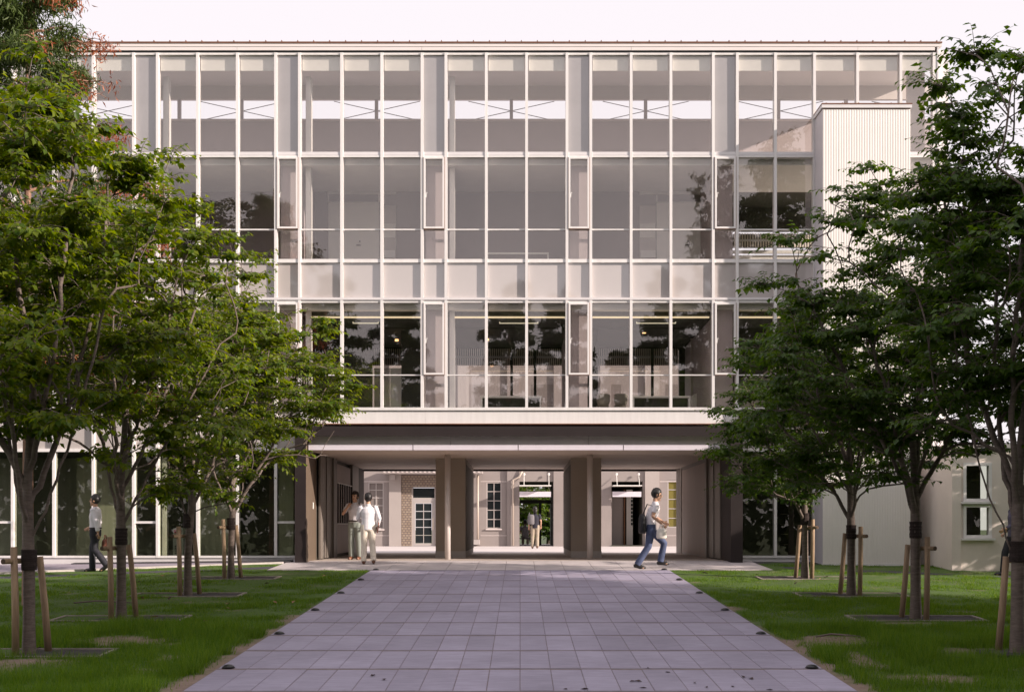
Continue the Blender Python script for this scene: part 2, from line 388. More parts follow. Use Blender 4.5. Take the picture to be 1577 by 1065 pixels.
def gpoly(name, m, poly, lift, depth=.1, parent=None):
    return MB().prism(poly, lambda x, y: gz(np.float64(x), np.float64(y)) + lift - depth, lambda x, y: gz(np.float64(x), np.float64(y)) + lift).build(name, m, parent)
apron = gpoly('apron', M_joint, [(-5.70, 27.73), (5.70, 27.73), (5.62, 30.64), (-5.62, 30.64)], -.014, .14); tag(apron, kind='structure')
mb = MB()
for r in range(7):
    y0 = 27.74 + r * .415; y1 = min(y0 + .405, 30.63)
    for c in range(17):
        x0 = -5.69 + c * .67; z = lambda x, y: gz(np.float64(x), np.float64(y))
        mb.prism([(x0, y0), (x0 + .66, y0), (x0 + .66, y1), (x0, y1)], lambda x, y: z(x, y) - .05, lambda x, y: z(x, y) + .001)
tag(mb.build('apron_slabs', M_apron, apron), kind='stuff')
# strips along the building: pavement, kerb, grass strip, asphalt footpath
tag(gpoly('pavement', M_walk, [(-20, 25.0), (-12.2, 27.6), (-5.75, 29.98), (-5.75, 30.45), (-20, 30.45)], .012, .15), kind='structure')
tag(gpoly('kerb', M_kerb, [(-20, 24.78), (-12.2, 27.44), (-5.75, 29.86), (-5.75, 29.975), (-12.2, 27.595), (-20, 24.99)], .028, .15), kind='structure')
tag(gpoly('footpath', M_asphalt, [(-20, 24.0), (-12.2, 25.9), (-5.70, 28.25), (-5.70, 28.95), (-12.2, 26.5), (-20, 24.6)], -.012, .12), kind='structure')
tag(gpoly('footpath', M_asphalt, [(5.70, 28.4), (12.0, 25.9), (20, 23.6), (20, 24.3), (12.0, 26.7), (5.70, 29.05)], -.012, .12), kind='structure')
tag(gpoly('gravel_strip', M_gravel, [(5.55, 29.85), (7.25, 29.62), (7.25, 30.5), (5.55, 30.5)], -.008, .12), kind='structure')
tag(gpoly('gravel_strip', M_gravel, [(-11.0, 30.22), (-5.60, 30.02), (-5.60, 30.5), (-11.0, 30.5)], .03, .12), kind='structure')
box('portal_floor', M_tile, None, -5.35, 5.35, 30.645, 40.4, -.12, 0.0)['kind'] = 'structure'
box('courtyard', M_court, None, -30, 30, 40.4, 62, -.12, -.004)['kind'] = 'structure'

# ------------------------------------------------------------------ main building
bld = thing('glass_building', 'wide white glass fronted building with gridded curtain wall and flat roof', 'building', (0, F, 0))
XS = [-202, -140, -78, -16, 21, 84.5, 145, 207, 243.7, 305.4, 366.5, 425.4, 462, 526.8, 588.5, 650.4, 687, 749, 811, 873, 909.6, 971.6, 1032.7, 1097.8, 1134.7, 1193.3, 1253.3, 1319.5, 1386, 1438]
NARROW = {3, 7, 11, 15, 19, 23}                          # index of the left mullion of a narrow bay
ZT = fz(83)
XL, XR = fx(XS[0]), fx(XS[-1]); XG = XR + 1.1
for i, px in enumerate(XS):                              # mullions
    x = fx(px); hw = .034 if i not in (0, len(XS) - 1) else .05
    z0 = fz(631) if 12 <= i <= 24 else fz(858)
    b = .004 if i % 2 else 0
    box('mullion', M_white, bld, x - hw, x + hw, F - .085, F + .10, z0, ZT)
def transom(y0, y1, xa, xb, name='transom', proud=.06, m=M_white, back=.11):
    return box(name, m, bld, fx(xa), fx(xb), F - proud, F + back, fz(y1), fz(y0))
xa, xb = XS[0] + 2, XS[-1] - 1
transom(82.5, 86, xa, xb); transom(235, 240, xa, xb, 'transom', .062, M_sill, .14); transom(240.6, 243.4, xa, xb, 'transom', .07)
transom(399.5, 405, xa, xb); transom(459, 462.6, xa, xb, 'transom', .09, M_sill); transom(463, 466.5, xa, xb)
transom(627.5, 632, xa, xb, 'transom', .09)
for a, b in ((XS[0], 462), (1137, XS[-1])):
    transom(690.5, 695.5, a + 2, b - 2); transom(855, 858.5, a + 2, b - 2, 'transom', .08)
    box('base_strip', M_sill, bld, fx(a), fx(b), F - .05, F + .2, -.1, fz(859))
transom(352.8, 354.8, 247, 1250, 'glazing_bar', .03, M_white, .03); transom(576.6, 578.2, 247, 1250, 'glazing_bar', .03, M_white, .03)
def pane(x0, x1, y0, y1, m=M_glass, name='window_pane', tilt=.0022, parent=None, dy=0.):
    cx, cz = (fx(x0) + fx(x1)) / 2, (fz(y0) + fz(y1)) / 2
    o = MB().box(fx(x0), fx(x1), F - .006 + dy, F + .006 + dy, fz(y1), fz(y0)).build(name, m, parent or bld, pivot=(cx, F + dy, cz))
    o.rotation_euler = (random.uniform(-tilt, tilt), 0, random.uniform(-tilt, tilt))
    return o
def sash(x0, x1, y0, y1):                                # the opening lights in the narrow bays
    f = MB(); a, b, c, d = fx(x0), fx(x1), fz(y1), fz(y0); t = .045
    f.box(a, a + t, F - .105, F - .02, c, d).box(b - t, b, F - .105, F - .02, c, d).box(a + t, b - t, F - .104, F - .02, c, c + t).box(a + t, b - t, F - .104, F - .02, d - t, d)
    s = f.build('opening_sash', M_white, bld)
    MB().box(a - .012, a + .004, F - .098, F - .01, c, d).box(b - .004, b + .012, F - .098, F - .01, c, d).box(a, b, F - .097, F - .01, c - .014, c + .002).build('sash_gasket', M_copper, s)
    MB().box(a + t + .005, a + t + .02, F - .06, F - .02, (c + d) / 2 - .1, (c + d) / 2 + .02).box(a + t + .005, a + t + .05, F - .06, F - .045, (c + d) / 2 + .0, (c + d) / 2 + .02).build('handle', M_white, s)
    pane(x0 + 2.6, x1 - 2.6, y0 + 2.6, y1 - 2.6, M_glass, 'window_pane', .002, s, -.05)
for i in range(len(XS) - 1):
    x0, x1 = XS[i] + 2.4, XS[i + 1] - 2.4; nar = i in NARROW
    if nar: pane(x0, x1, 86, 235, M_frost, 'frosted_panel', .001)
    else:
        pane(x0, x1, 86, 235)
        box('roller_blind', M_blind, bld, fx(x0 + 1), fx(x1 - 1), F + .03, F + .045, fz(108.5), fz(86))
    if nar and i >= 7:
        sash(x0, x1, 243.6, 353.2); pane(x0, x1, 355, 399.5)
        sash(x0, x1, 467, 577.4); pane(x0, x1, 578.5, 627.5)
    else:
        pane(x0, x1, 243.5, 399.5); pane(x0, x1, 466.5, 627.5)
    pane(x0, x1, 405, 459, M_spandrel, 'spandrel_panel', .003)
    if not (12 <= i <= 23):
        pane(x0, x1, 632, 690.5, M_spandrel, 'spandrel_panel', .003)
        pane(x0, x1, 695.5, 855, M_glass2, 'window_pane', .0015)
        if nar: transom(802, 805.5, XS[i], XS[i + 1], 'transom', .05)
for a, b in ((464, 655), (656, 811), (812, 971), (972, 1136)):   # pale fascia over the entrance
    box('fascia_panel', M_white, bld, fx(a) - .006, fx(b) + .0065, F - .05, F + .06, fz(652), fz(632.3))
box('fascia_backing', M_sill, bld, fx(463), fx(1137), F - .04, F + .055, fz(651.9), fz(632.4))
box('drip_edge', M_copper, bld, fx(462), fx(1138), F - .10, F + .06, fz(653.6), fz(652.2))
# roof edge
for k, (a, b) in enumerate(((XS[0], 366.5), (366.5, 650), (650, 971.6), (971.6, 1319.5), (1319.5, 1438))):
    box('eave_panel', M_eave, bld, fx(a) + .004, fx(b) - .004, F - .10, F + .3, fz(80), fz(74.8))
box('eave_gap', M_black, bld, XL, XR, F - .07, F + .3, fz(82.3), fz(80.2))
box('roof', M_eave, bld, XL - .3, fx(1448), F - .11, F + 2.95, fz(74.4), fz(69.4))
box('roof_edge', M_copper, bld, XL - .3, fx(1448.5), F - .13, F + 2.97, fz(69.3), fz(67.2))
mb = MB(); x = XL
while x < fx(1446): mb.box(x - .012, x + .012, F - .135, F + 2.9, fz(67.3), fz(65.4)); x += .395
tag(mb.build('roof_seams', M_copper, bld), kind='stuff')
box('end_wall', M_white, bld, XR + .06, fx(1465), F + .2, F + .34, -.1, fz(72))
box('end_post', M_sill, bld, XR + .055, XR + .09, F - .1, F + .19, fz(858), fz(74.9))
box('end_wall', M_skirt, bld, fx(1440.5), fx(1462), F - .12, F + .19, -.2, fz(690))

# floors, ceilings and walls behind the glass
W3 = F + 2.6
for zt, nm in ((fz(461), 'f3'), (fz(238), 'f4'), (fz(630), 'f2')):
    yb = 36.4 if nm == 'f2' else W3
    box('floor_slab', M_intwhite, bld, XL, XR, F + .145, yb, zt - .22, zt)
box('floor_slab', M_floor, bld, XL, fx(462), F + .21, F + 6, -.1, fz(856)); box('floor_slab', M_floor, bld, fx(1140), XR, F + .21, F + 6, -.1, fz(856))
box('ceiling', M_ceil, bld, XL, XR, F + .36, W3 + .3, fz(74), fz(74) + .02)
box('ceiling', M_ceil, bld, XL, XR, F + .15, W3, fz(246), fz(240.5))
# top gallery back wall with a long open clerestory
ya, yb_ = PZ(153, W3), PZ(183, W3)
box('gallery_wall', M_ceil, bld, XL, XG, W3, W3 + .12, ya, fz(74))
box('gallery_wall', M_intwall, bld, XL, XG, W3, W3 + .12, fz(238) - .2, yb_)
box('gallery_ledge', M_beam, bld, XL, XG, W3 - .06, W3 - .003, yb_ - .07, yb_ - .02)
for px in (276, 372, 580, 788, 995, 1200, 1304, 1410):
    box('clerestory_post', M_intwall, bld, PX(px - 3, W3), PX(px + 2, W3), W3 + .01, W3 + .10, yb_, ya)
for k in range(7):
    for s in (1, -1):
        xa_, xb2 = PX(305 + 208 * (k - 1), W3), PX(438 + 208 * (k - 1), W3)
        z0, z1 = (yb_, ya) if s > 0 else (ya, yb_)
        MB().tube([(xa_, W3 + .16, z0), (xb2, W3 + .16, z1)], .011, 5).build('brace_rod', M_steel, bld)
box('end_block', M_ceil, bld, XR - .5, XR - .06, F + .5, F + .6, fz(234), fz(84))
for px in (248, 470, 694):                               # white columns just behind the glass
    box('inner_column', M_intwhite, bld, fx(px - 3), fx(px + 5), F + .35, F + .6, fz(630), fz(110))
for i in NARROW:                                         # partitions behind the narrow bays
    box('partition', M_intwall, bld, fx(XS[i] + 4), fx(XS[i + 1] - 4), F + .22, W3 - .01, fz(461) + .001, fz(246) - .001)
    box('partition', M_intwall, bld, fx(XS[i] + 4), fx(XS[i + 1] - 4), F + .22, 36.3, fz(630) + .001, fz(461) - .23)
# third storey back wall (a corridor), with the right end open to a room behind
XO = PX(1128, W3)
box('corridor_wall', mat('corridor paint', (.37, .315, .31), .8, var=.05, scale=.8), bld, XL, XO, W3, W3 + .15, fz(461) - .2, fz(246))
box('wall_trim', M_ceil, bld, XL, XO, W3 - .03, W3 - .002, PZ(276, W3), PZ(268, W3))
def corridor_door(px, flip):
    a, b = PX(px, W3), PX(px + 78, W3); zb = fz(461) + .002
    d = box('door', M_cream, bld, a, b, W3 - .05, W3 - .004, zb, PZ(313, W3))
    MB().box(a - .02, a + .02, W3 - .08, W3 - .052, PZ(313, W3), PZ(288, W3)).box(b - .02, b + .02, W3 - .08, W3 - .052, PZ(313, W3), PZ(288, W3)).box(a, b, W3 - .08, W3 - .052, PZ(313.5, W3), PZ(312, W3)).build('door_frame', M_intwhite, d)
    h = a + .85
    MB().box(h - .09, h + .03, W3 - .1, W3 - .06, PZ(379, W3), PZ(377.6, W3)).box(h - .02, h + .015, W3 - .07, W3 - .051, PZ(373.5, W3), PZ(371.5, W3)).build('handle', M_steel, d)
    e0, e1 = (b + .02, b + .46) if flip else (a - .46, a - .02)
    box('transom_light', M_intwhite, bld, min(a, e0), max(b, e1), W3 - .03, W3 - .004, PZ(300, W3), PZ(287, W3))
    p = box('side_panel', M_ceil, bld, e0, e1, W3 - .04, W3 - .004, zb, PZ(317, W3))
    box('notice', M_cream, p, e0 + .01, e1 - .02, W3 - .06, W3 - .042, PZ(367, W3), PZ(345, W3))
    box('switch_cabinet', M_intwhite, p, e0 + .02, e1 - .02, W3 - .14, W3 - .042, PZ(398, W3), PZ(387, W3))
corridor_door(506, True); corridor_door(1011, False)
mb = MB()
for k in range(3): mb.ell((PX(1069 + k * 5.5, W3), W3 - .01, PZ(259, W3)), (.03, .015, .03), 8, 5)
mb.build('wall_spots', M_intwhite, bld, True)
box('bench_rail', M_cream, bld, PX(750, F + 1.2), PX(845, F + 1.2), F + 1.18, F + 1.22, PZ(391.5, F + 1.2), PZ(389, F + 1.2))
box('bench_rail', M_cream, bld, PX(843, F + 1.2), PX(845, F + 1.2), F + 1.18, F + 1.22, fz(461) + .002, PZ(392, F + 1.2))
# open room behind the right end of the third storey
YR = F + 4.6
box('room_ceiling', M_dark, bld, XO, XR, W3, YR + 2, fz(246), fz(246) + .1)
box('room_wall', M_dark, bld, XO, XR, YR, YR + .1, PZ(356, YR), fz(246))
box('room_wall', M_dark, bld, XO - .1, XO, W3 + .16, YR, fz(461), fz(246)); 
def slat_screen(x0, x1, Y, z0, zm, z1, pitch=.075):
    mb = MB(); x = x0
    while x < x1: mb.box(x, x + pitch * .55, Y, Y + .03, z0, z1); x += pitch
    s = tag(mb.build('slat_screen', M_slat, bld), kind='stuff')
    box('slat_rail', M_rail, s, x0, x1, Y - .03, Y - .002, zm - .03, zm + .03)
    box('slat_backing', M_dark, s, x0, x1, Y + .10, Y + .14, z0, z1)
slat_screen(XO, XR, YR - .06, PZ(381, YR), PZ(371, YR), PZ(360, YR))
box('room_rail', M_rail, bld, XO, XR, YR - .1, YR - .02, PZ(391, YR), PZ(386.5, YR)); box('room_wall', M_intwhite, bld, XO, XR, YR, YR + .1, fz(461), PZ(393, YR)); box('room_floor', M_floor, bld, XO, XR, W3, YR + 1, fz(461) - .2, fz(461) - .002)
# second storey rooms, open through to the rear glazing
Y2 = 36.4; zc = fz(484)
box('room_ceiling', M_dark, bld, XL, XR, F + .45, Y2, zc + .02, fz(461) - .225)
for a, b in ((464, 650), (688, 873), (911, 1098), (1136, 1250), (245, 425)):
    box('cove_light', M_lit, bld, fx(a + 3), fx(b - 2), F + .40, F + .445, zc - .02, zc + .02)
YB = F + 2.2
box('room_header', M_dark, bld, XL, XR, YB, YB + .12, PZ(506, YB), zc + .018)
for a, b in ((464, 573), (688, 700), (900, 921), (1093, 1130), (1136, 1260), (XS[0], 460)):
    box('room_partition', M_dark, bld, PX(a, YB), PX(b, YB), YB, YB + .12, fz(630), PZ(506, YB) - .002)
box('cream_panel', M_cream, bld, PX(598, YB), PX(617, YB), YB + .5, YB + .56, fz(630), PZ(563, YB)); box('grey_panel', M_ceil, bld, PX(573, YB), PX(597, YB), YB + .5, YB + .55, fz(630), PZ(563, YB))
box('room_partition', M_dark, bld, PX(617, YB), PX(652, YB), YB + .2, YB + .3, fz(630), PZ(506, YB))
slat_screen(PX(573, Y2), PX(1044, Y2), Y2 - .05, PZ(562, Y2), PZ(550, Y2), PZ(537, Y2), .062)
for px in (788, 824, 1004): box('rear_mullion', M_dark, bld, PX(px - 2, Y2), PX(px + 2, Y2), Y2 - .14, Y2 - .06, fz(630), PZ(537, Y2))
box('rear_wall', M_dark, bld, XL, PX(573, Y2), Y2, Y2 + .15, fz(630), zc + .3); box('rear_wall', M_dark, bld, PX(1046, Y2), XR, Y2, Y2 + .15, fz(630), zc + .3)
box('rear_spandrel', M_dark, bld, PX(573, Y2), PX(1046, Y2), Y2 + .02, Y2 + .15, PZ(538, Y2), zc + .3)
for a, b in ((573, 788), (788, 1004), (1004, 1046)):
    MB().box(PX(a + 2, Y2), PX(b - 2, Y2), Y2 - .02, Y2 - .008, fz(630), PZ(562, Y2)).build('rear_pane', M_glass, bld)
s2 = MB(); 
for k in range(8): s2.box(PX(1064 + 4 * k, F + 3.4), PX(1068 + 4 * k, F + 3.4), F + 3.2, F + 3.9, fz(630), PZ(612 - 5 * k, F + 3.4))
s2.build('inner_stair', M_cream, bld); box('stair_screen', M_ceil, bld, PX(1064, F + 4), PX(1080, F + 4), F + 4, F + 4.06, fz(630), PZ(520, F + 4))
# rear block that closes the storeys above and below
box('rear_block', M_intwall, bld, XL, XO - .11, W3 + .16, Y2, fz(461) - .2, 10.2)
# ground storey behind the glass, left and right of the entrance
YG = F + 3.2
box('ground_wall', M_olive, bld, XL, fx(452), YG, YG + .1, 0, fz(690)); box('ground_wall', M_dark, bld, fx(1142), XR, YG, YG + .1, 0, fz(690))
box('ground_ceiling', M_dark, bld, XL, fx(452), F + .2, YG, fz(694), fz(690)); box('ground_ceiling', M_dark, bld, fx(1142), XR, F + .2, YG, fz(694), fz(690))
for a, b, m in ((50, 82, M_dark), (118, 145, M_olive), (146, 205, M_olive), (252, 300, M_dark), (306, 360, M_olive), (368, 424, M_dark), (430, 452, M_olive), (1145, 1190, M_dark), (1214, 1240, M_dark), (-60, -20, M_dark), (24, 50, M_olive)):
    yy = F + 1.1 + .12 * (int(a) % 5); box('curtain_panel', m, bld, PX(a, yy), PX(b, yy), yy, yy + .05, 0, PZ(704, yy))
box('white_post', M_intwhite, bld, fx(246), fx(253), F + .2, F + .35, 0, fz(692)); box('white_post', M_intwhite, bld, fx(1241), fx(1246), F + .2, F + .3, .3, fz(800))
for i in range(9): box('shelf', M_ceil, bld, PX(1204, F + 2.2), PX(1236, F + 2.2), F + 2.0, F + 2.4, .1 + .27 * i, .115 + .27 * i)

mach = thing('white_cabinet', 'pale floor cabinet with red label and vent behind ground floor glass', 'cabinet', (PX(275, F + .7), F + .7, .08))
x0, x1 = PX(268, F + .7), PX(284, F + .7)
box('cabinet_body', M_machine, mach, x0, x1, F + .6, F + .95, .08, PZ(812, F + .7)); box('red_label', M_redlabel, mach, x0 + .02, x1 - .05, F + .59, F + .598, PZ(820, F + .7), PZ(815, F + .7))
mb = MB()
for k in range(4):
    for j in range(5): mb.box(x0 + .05 + k * .045, x0 + .08 + k * .045, F + .59, F + .598, .16 + j * .045, .19 + j * .045)
mb.build('vent_holes', M_black, mach)

# ceiling light frames, tables and chairs seen through the second storey glass
for px0, px1, lb in ((543, 583, 'slim rectangular ceiling light frame in the leftmost second floor room'), (769, 829, 'slim rectangular ceiling light frame in the middle second floor room'), (980, 1041, 'slim rectangular ceiling light frame in the right second floor room')):
    Y = F + 1.2; a, b = PX(px0, Y), PX(px1, Y); zt, zb = PZ(491, Y), PZ(498, Y)
    t = thing('ceiling_light', lb, 'light', ((a + b) / 2, Y, zt), group='ceiling lights on the second floor')
    MB().box(a, b, Y, Y + .03, zt - .02, zt).box(a, b, Y, Y + .03, zb, zb + .02).box(a, a + .02, Y, Y + .03, zb + .02, zt - .02).box(b - .02, b, Y, Y + .03, zb + .02, zt - .02).build('light_frame', M_lampbox, t)
    box('hanger', M_steel, t, (a + b) / 2 - .006, (a + b) / 2 + .006, Y + .005, Y + .02, zt, zc + .02)
for px, py, lb in ((992, 513, 'round lit downlight in the right second floor room'), (750, 524, 'tiny lit downlight left in the middle second floor room'), (611, 525, 'tiny lit downlight in the leftmost second floor room')):
    Y = F + 3.0
    t = tag(MB().tube([(PX(px, Y), Y, PZ(py, Y)), (PX(px, Y), Y, PZ(py, Y) + .05)], .05, 12).build('downlight', M_spot), lb, 'light', 'downlights on the second floor')
for px0, px1, lb in ((740, 834, 'long dark topped table in the middle second floor room'), (974, 1064, 'long dark topped table in the right second floor room')):
    Y = F + .75; a, b = PX(px0, Y), PX(px1, Y); z0 = fz(630) + .001; zt = PZ(609.5, Y)
    t = thing('office_table', lb, 'table', ((a + b) / 2, Y, z0), group='tables on the second floor')
    box('table_top', M_intwhite, t, a, b, Y, Y + .7, zt - .03, zt); box('modesty_panel', M_dark, t, a + .04, b - .04, Y + .3, Y + .33, z0 + .12, zt - .031)
    for x in (a + .03, b - .03):
        for yy in (Y + .04, Y + .66): box('leg', M_intwhite, t, x - .018, x + .018, yy - .018, yy + .018, z0, zt - .031)
for px, lb in ((929, 'taupe round backed chair nearest the dark jamb in right second floor room'), (956, 'taupe round backed chair beside the table in right second floor room'), (760, 'dark chair behind the table, left of middle second floor room'), (788, 'dark chair behind the table, centre of middle second floor room'), (826, 'dark chair behind the table, right of middle second floor room')):
    near = px > 900; Y = F + (.55 if near else 1.6); x = PX(px, Y); z0 = fz(630) + .001; zt = PZ(606, Y) if near else PZ(612, Y)
    t = thing('office_chair', lb, 'chair', (x, Y, z0), group='chairs on the second floor'); m = M_chair if near else M_bag
    hw = .17 if near else .13; h = zt - z0
    bm = MB(); bm.tube([(x, Y, z0 + h * .35), (x, Y, z0 + h * .6), (x, Y, z0 + h * .92), (x, Y, zt)], [hw * .8, hw, hw, hw * .7], 12, [.03, .03, .03, .025]); bm.build('backrest', m, t, True)
    MB().ell((x, Y + .22, z0 + h * .33), (hw, .2, .035), 12, 6).build('seat', m, t, True)
    for sx in (-1, 1):
        for sy in (.05, .38): MB().tube([(x + sx * hw * .8, Y + sy, z0), (x + sx * hw * .7, Y + sy, z0 + h * .32)], .012, 6).build('leg', M_steel, t)

# ------------------------------------------------------------------ stair tower and annex on the right
YT = 29.7; sT = FPX / YT
tw = thing('stair_tower', 'tall white ribbed stair tower standing proud of the glass front', 'tower', (8.3, YT, 0))
tx0, tx1, tz1 = 7.285, PX(1402, YT), PZ(168, YT)
n = 0; V = []; Fc = []
k = int((tx1 - tx0) / .062); 
for i in range(k + 1):                                   # ribbed cladding: real corrugation
    x = tx0 + (tx1 - tx0) * i / k
    for dx, dy in ((0, 0), (.012, -.0035), (.046, -.0035), (.052, 0)):
        if x + dx <= tx1 + 1e-6: V += [(x + dx, YT + dy, -.04), (x + dx, YT + dy, tz1)]
for i in range(0, len(V) - 2, 2): Fc.append((i, i + 2, i + 3, i + 1))
mb = MB(); mb.v = V; mb.f = Fc; mb.build('ribbed_cladding', mat('white cladding', (.78, .74, .71), .45, var=.03, scale=1), tw)
box('tower_body', mat('shade toned tower side', (.60, .57, .60), .5, var=.03), tw, tx0, tx1, YT + .004, F - .12, -.04, tz1)  # side face greyed towards violet: its shade is put into the colour
box('coping', M_sill, tw, tx0 - .03, tx1 + .03, YT - .04, F - .11, tz1 + .02, PZ(161.5, YT)); box('coping_gap', M_copper, tw, tx0 + .004, tx1, YT - .014, F - .115, tz1 + .001, tz1 + .018)
box('coping_edge', M_copper, tw, tx0 - .035, tx1 + .035, YT - .05, F - .11, PZ(161.4, YT), PZ(159.8, YT))
box('plinth', M_white, tw, tx0 - .03, tx1, YT - .03, F - .13, -.10, -.045)
for px in (1272, 1297, 1322, 1347, 1372): box('coping_clip', M_copper, tw, PX(px - .6, YT), PX(px + .6, YT), YT - .03, YT + .2, PZ(159.8, YT) + .0005, PZ(158.6, YT))

YA = 28.4
an = thing('annex', 'low white rendered annex with two square windows at the right edge', 'building', (12, YA, -.2))
wz = PZ(690, YA)
def wall_holes(name, m, parent, x0, x1, y0, y1, z0, z1, holes):   # front wall with window openings, built of butted blocks
    mb = MB(); cuts = sorted({x0, x1, *[h[0] for h in holes], *[h[1] for h in holes]})
    for a, b in zip(cuts, cuts[1:]):
        hs = sorted([(h[2], h[3]) for h in holes if h[0] < (a + b) / 2 < h[1]]); z = z0
        for p, q in hs:
            if p > z: mb.box(a, b, y0, y1, z, p)
            z = q
        if z < z1: mb.box(a, b, y0, y1, z, z1)
    return mb.build(name, m, parent)
hol = [(PX(1483, YA), PX(1527, YA), PZ(828, YA), PZ(776, YA)), (PX(1483, YA), PX(1527, YA), PZ(772, YA), PZ(712, YA))]
M_render = mat('white render', (.74, .66, .60), .85, var=.05, scale=1.5, bump=.1, bscale=40)
wall_holes('wall', M_render, an, PX(1479, YA), 18, YA, YA + .25, -.4, wz, hol)
box('corner_pier', M_render, an, PX(1465, YA), PX(1479, YA) - .002, YA - .05, YA + 3, -.4, wz + .1); box('roof', M_eave, an, PX(1466, YA), 18, YA - .1, YA + 6, wz + .002, wz + .12)
for (a, b, c, d) in hol:
    t = .07
    wf = MB().box(a, a + t, YA - .03, YA + .12, c, d).box(b - t, b, YA - .03, YA + .12, c, d).box(a + t, b - t, YA - .029, YA + .12, c, c + t).box(a + t, b - t, YA - .029, YA + .12, d - t, d).build('window', M_white, an)
    box('pane', M_glass2, wf, a + t, b - t, YA + .05, YA + .06, c + t, d - t); box('blind', M_dark, wf, a + t, b - t, YA + .5, YA + .52, c, d)
    box('sill', M_white, wf, a - .06, b + .06, YA - .1, YA - .031, c - .05, c)

# ------------------------------------------------------------------ entrance portal
YP = 30.0; sP = FPX / YP
po = thing('entrance_portal', 'dark bronze framed entrance portal with deep soffit and open passage', 'portal', (0, YP, 0))
pxl, pxr = PX(454, YP), PX(1144, YP); zt, zb = PZ(656, YP), PZ(671, YP)
box('frame_post', M_frame, po, pxl, pxl + .27, YP, YP + .02, -.02, zb); box('frame_post', M_frame, po, pxr - .29, pxr, YP, YP + .02, -.02, zb)
box('frame_beam', M_frame, po, pxl, pxr, YP - .002, YP + .02, zb, zt)
box('reveal', M_reveal, po, pxl + .20, pxl + .268, YP + .022, 31.5, -.02, zb - .002); box('reveal', M_frame, po, pxr - .288, pxr - .22, YP + .022, 31.5, -.02, zb - .002)  # left one coloured lighter as if sunlit, right one kept dark
box('portal_roof', M_frame, po, pxl + .004, pxr - .004, YP + .022, 40.4, zt - .12, zt - .003)
box('outer_cheek', M_frame, po, pxl + .004, pxl + .196, YP + .022, F + .5, -.02, zt - .125); box('outer_cheek', M_frame, po, pxr - .216, pxr - .004, YP + .022, F + .5, -.02, zt - .125)
za, zb2, zc2 = PZ(671, 30.1), PZ(684, 30.1), 2.725
for a, b in ((-5.19, PX(694, 30.4)), (PX(694, 30.4), PX(906, 30.4)), (PX(906, 30.4), 5.12)):
    box('canopy_beam', M_beam, po, a + .004, b - .004, 30.26, 30.36, zb2, za + .06)
for a, b in ((-5.19, PX(637, 30.4)), (PX(637, 30.4), PX(798, 30.4)), (PX(798, 30.4), PX(959, 30.4)), (PX(959, 30.4), 5.12)):
    box('canopy_strip', M_strip, po, a + .01, b - .01, 30.20, 30.36, zc2 - .004, zb2 - .004)
box('soffit', M_soffit, po, -5.19, 5.13, 30.365, 40.4, zc2, zc2 + .08)
for x0, x1 in ((PX(671, 33.8), PX(716.5, 33.8)), (PX(879.7, 33.8), PX(926, 33.8))):
    p = box('pier', M_pier, po, x0, x1, 33.8, 39.6, 0, zc2 - .001)
    box('skirting', M_skirt, p, x0 - .008, x1 + .008, 33.79, 39.5, 0, .18)
    q = (x1 + .001, x1 + .012) if x0 < 0 else (x0 - .012, x0 - .001)
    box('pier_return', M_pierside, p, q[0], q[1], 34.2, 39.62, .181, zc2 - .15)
for px in (689.4, 908.6): 
    x = PX(px, 32.1); MB().tube([(x, 32.1, 0), (x, 32.1, zc2 - .001)], .075, 24).build('round_column', M_column, po, True)
box('back_lintel', M_frame, po, -5.2, 5.2, 40.3, 40.42, zc2 - .06, zc2 - .001)
# side screens: posts, sliding leaves and panels
XW = 5.10
for s in (-1, 1):
    def side(name, m, y0, y1, z0, z1, t=.06, dx=0., parent=po):
        a, b = sorted((s * (XW + dx), s * (XW + dx + t))); return box(name, m, parent, a, b, y0, y1, z0, z1)
    ys_ = [31.5, 32.0, 32.55, 33.05, 33.6]
    for i in range(len(ys_) - 1): side('door_leaf', M_door, ys_[i] + .03, ys_[i + 1] - .03, .03, zc2 - .02, .05, .02 * (i % 2))
    for yy in (32.0, 33.05): 
        for z0, z1 in ((.1, .45), (1.5, 1.75), (1.95, 2.35)): side('painted_light_slit', M_intwhite, yy - .012, yy + .012, z0, z1, .03, .005)  # solid white bars stand in for light showing between the leaves
    if s > 0:
        pn = side('perforated_panel', M_perf, 33.9, 38.9, .06, 2.62, .04)
        side('panel_frame', M_door, 33.9, 38.9, 2.622, 2.72, .06, -.01); side('panel_frame', M_skirt, 33.9, 38.9, .005, .058, .05)
        side('panel_post', M_door, 33.62, 33.88, 0, zc2 - .01, .1, -.03); side('panel_post', M_rail, 39.0, 39.1, 0, zc2 - .01, .05, -.02); side('panel_post', M_door, 39.3, 40.3, 0, zc2 - .01, .08)
    else:
        side('panel_post', M_door, 33.62, 34.2, 0, zc2 - .01, .1, -.03)
        pn = side('grille_panel', M_perf, 34.25, 37.1, .1, 2.6, .04)
        for k in range(7): side('grille_bar', M_frame, 34.3 + k * .45, 34.34 + k * .45, .95, 2.05, .03, -.05)
        side('grille_rail', M_rail, 34.25, 37.1, .92, .95, .04, -.05); side('grille_rail', M_rail, 34.25, 37.1, 2.05, 2.08, .04, -.05)
        side('panel_post', M_door, 37.2, 38.6, 0, zc2 - .01, .1, -.05); side('panel_post', M_frame, 38.7, 40.3, 0, zc2 - .01, .08)
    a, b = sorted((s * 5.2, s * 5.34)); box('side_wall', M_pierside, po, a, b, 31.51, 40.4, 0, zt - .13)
pl = box('switch_plate', M_rail, po, pxl + .27, pxl + .276, YP + 1.0, YP + 1.1, PZ(783, 31), PZ(773, 31))

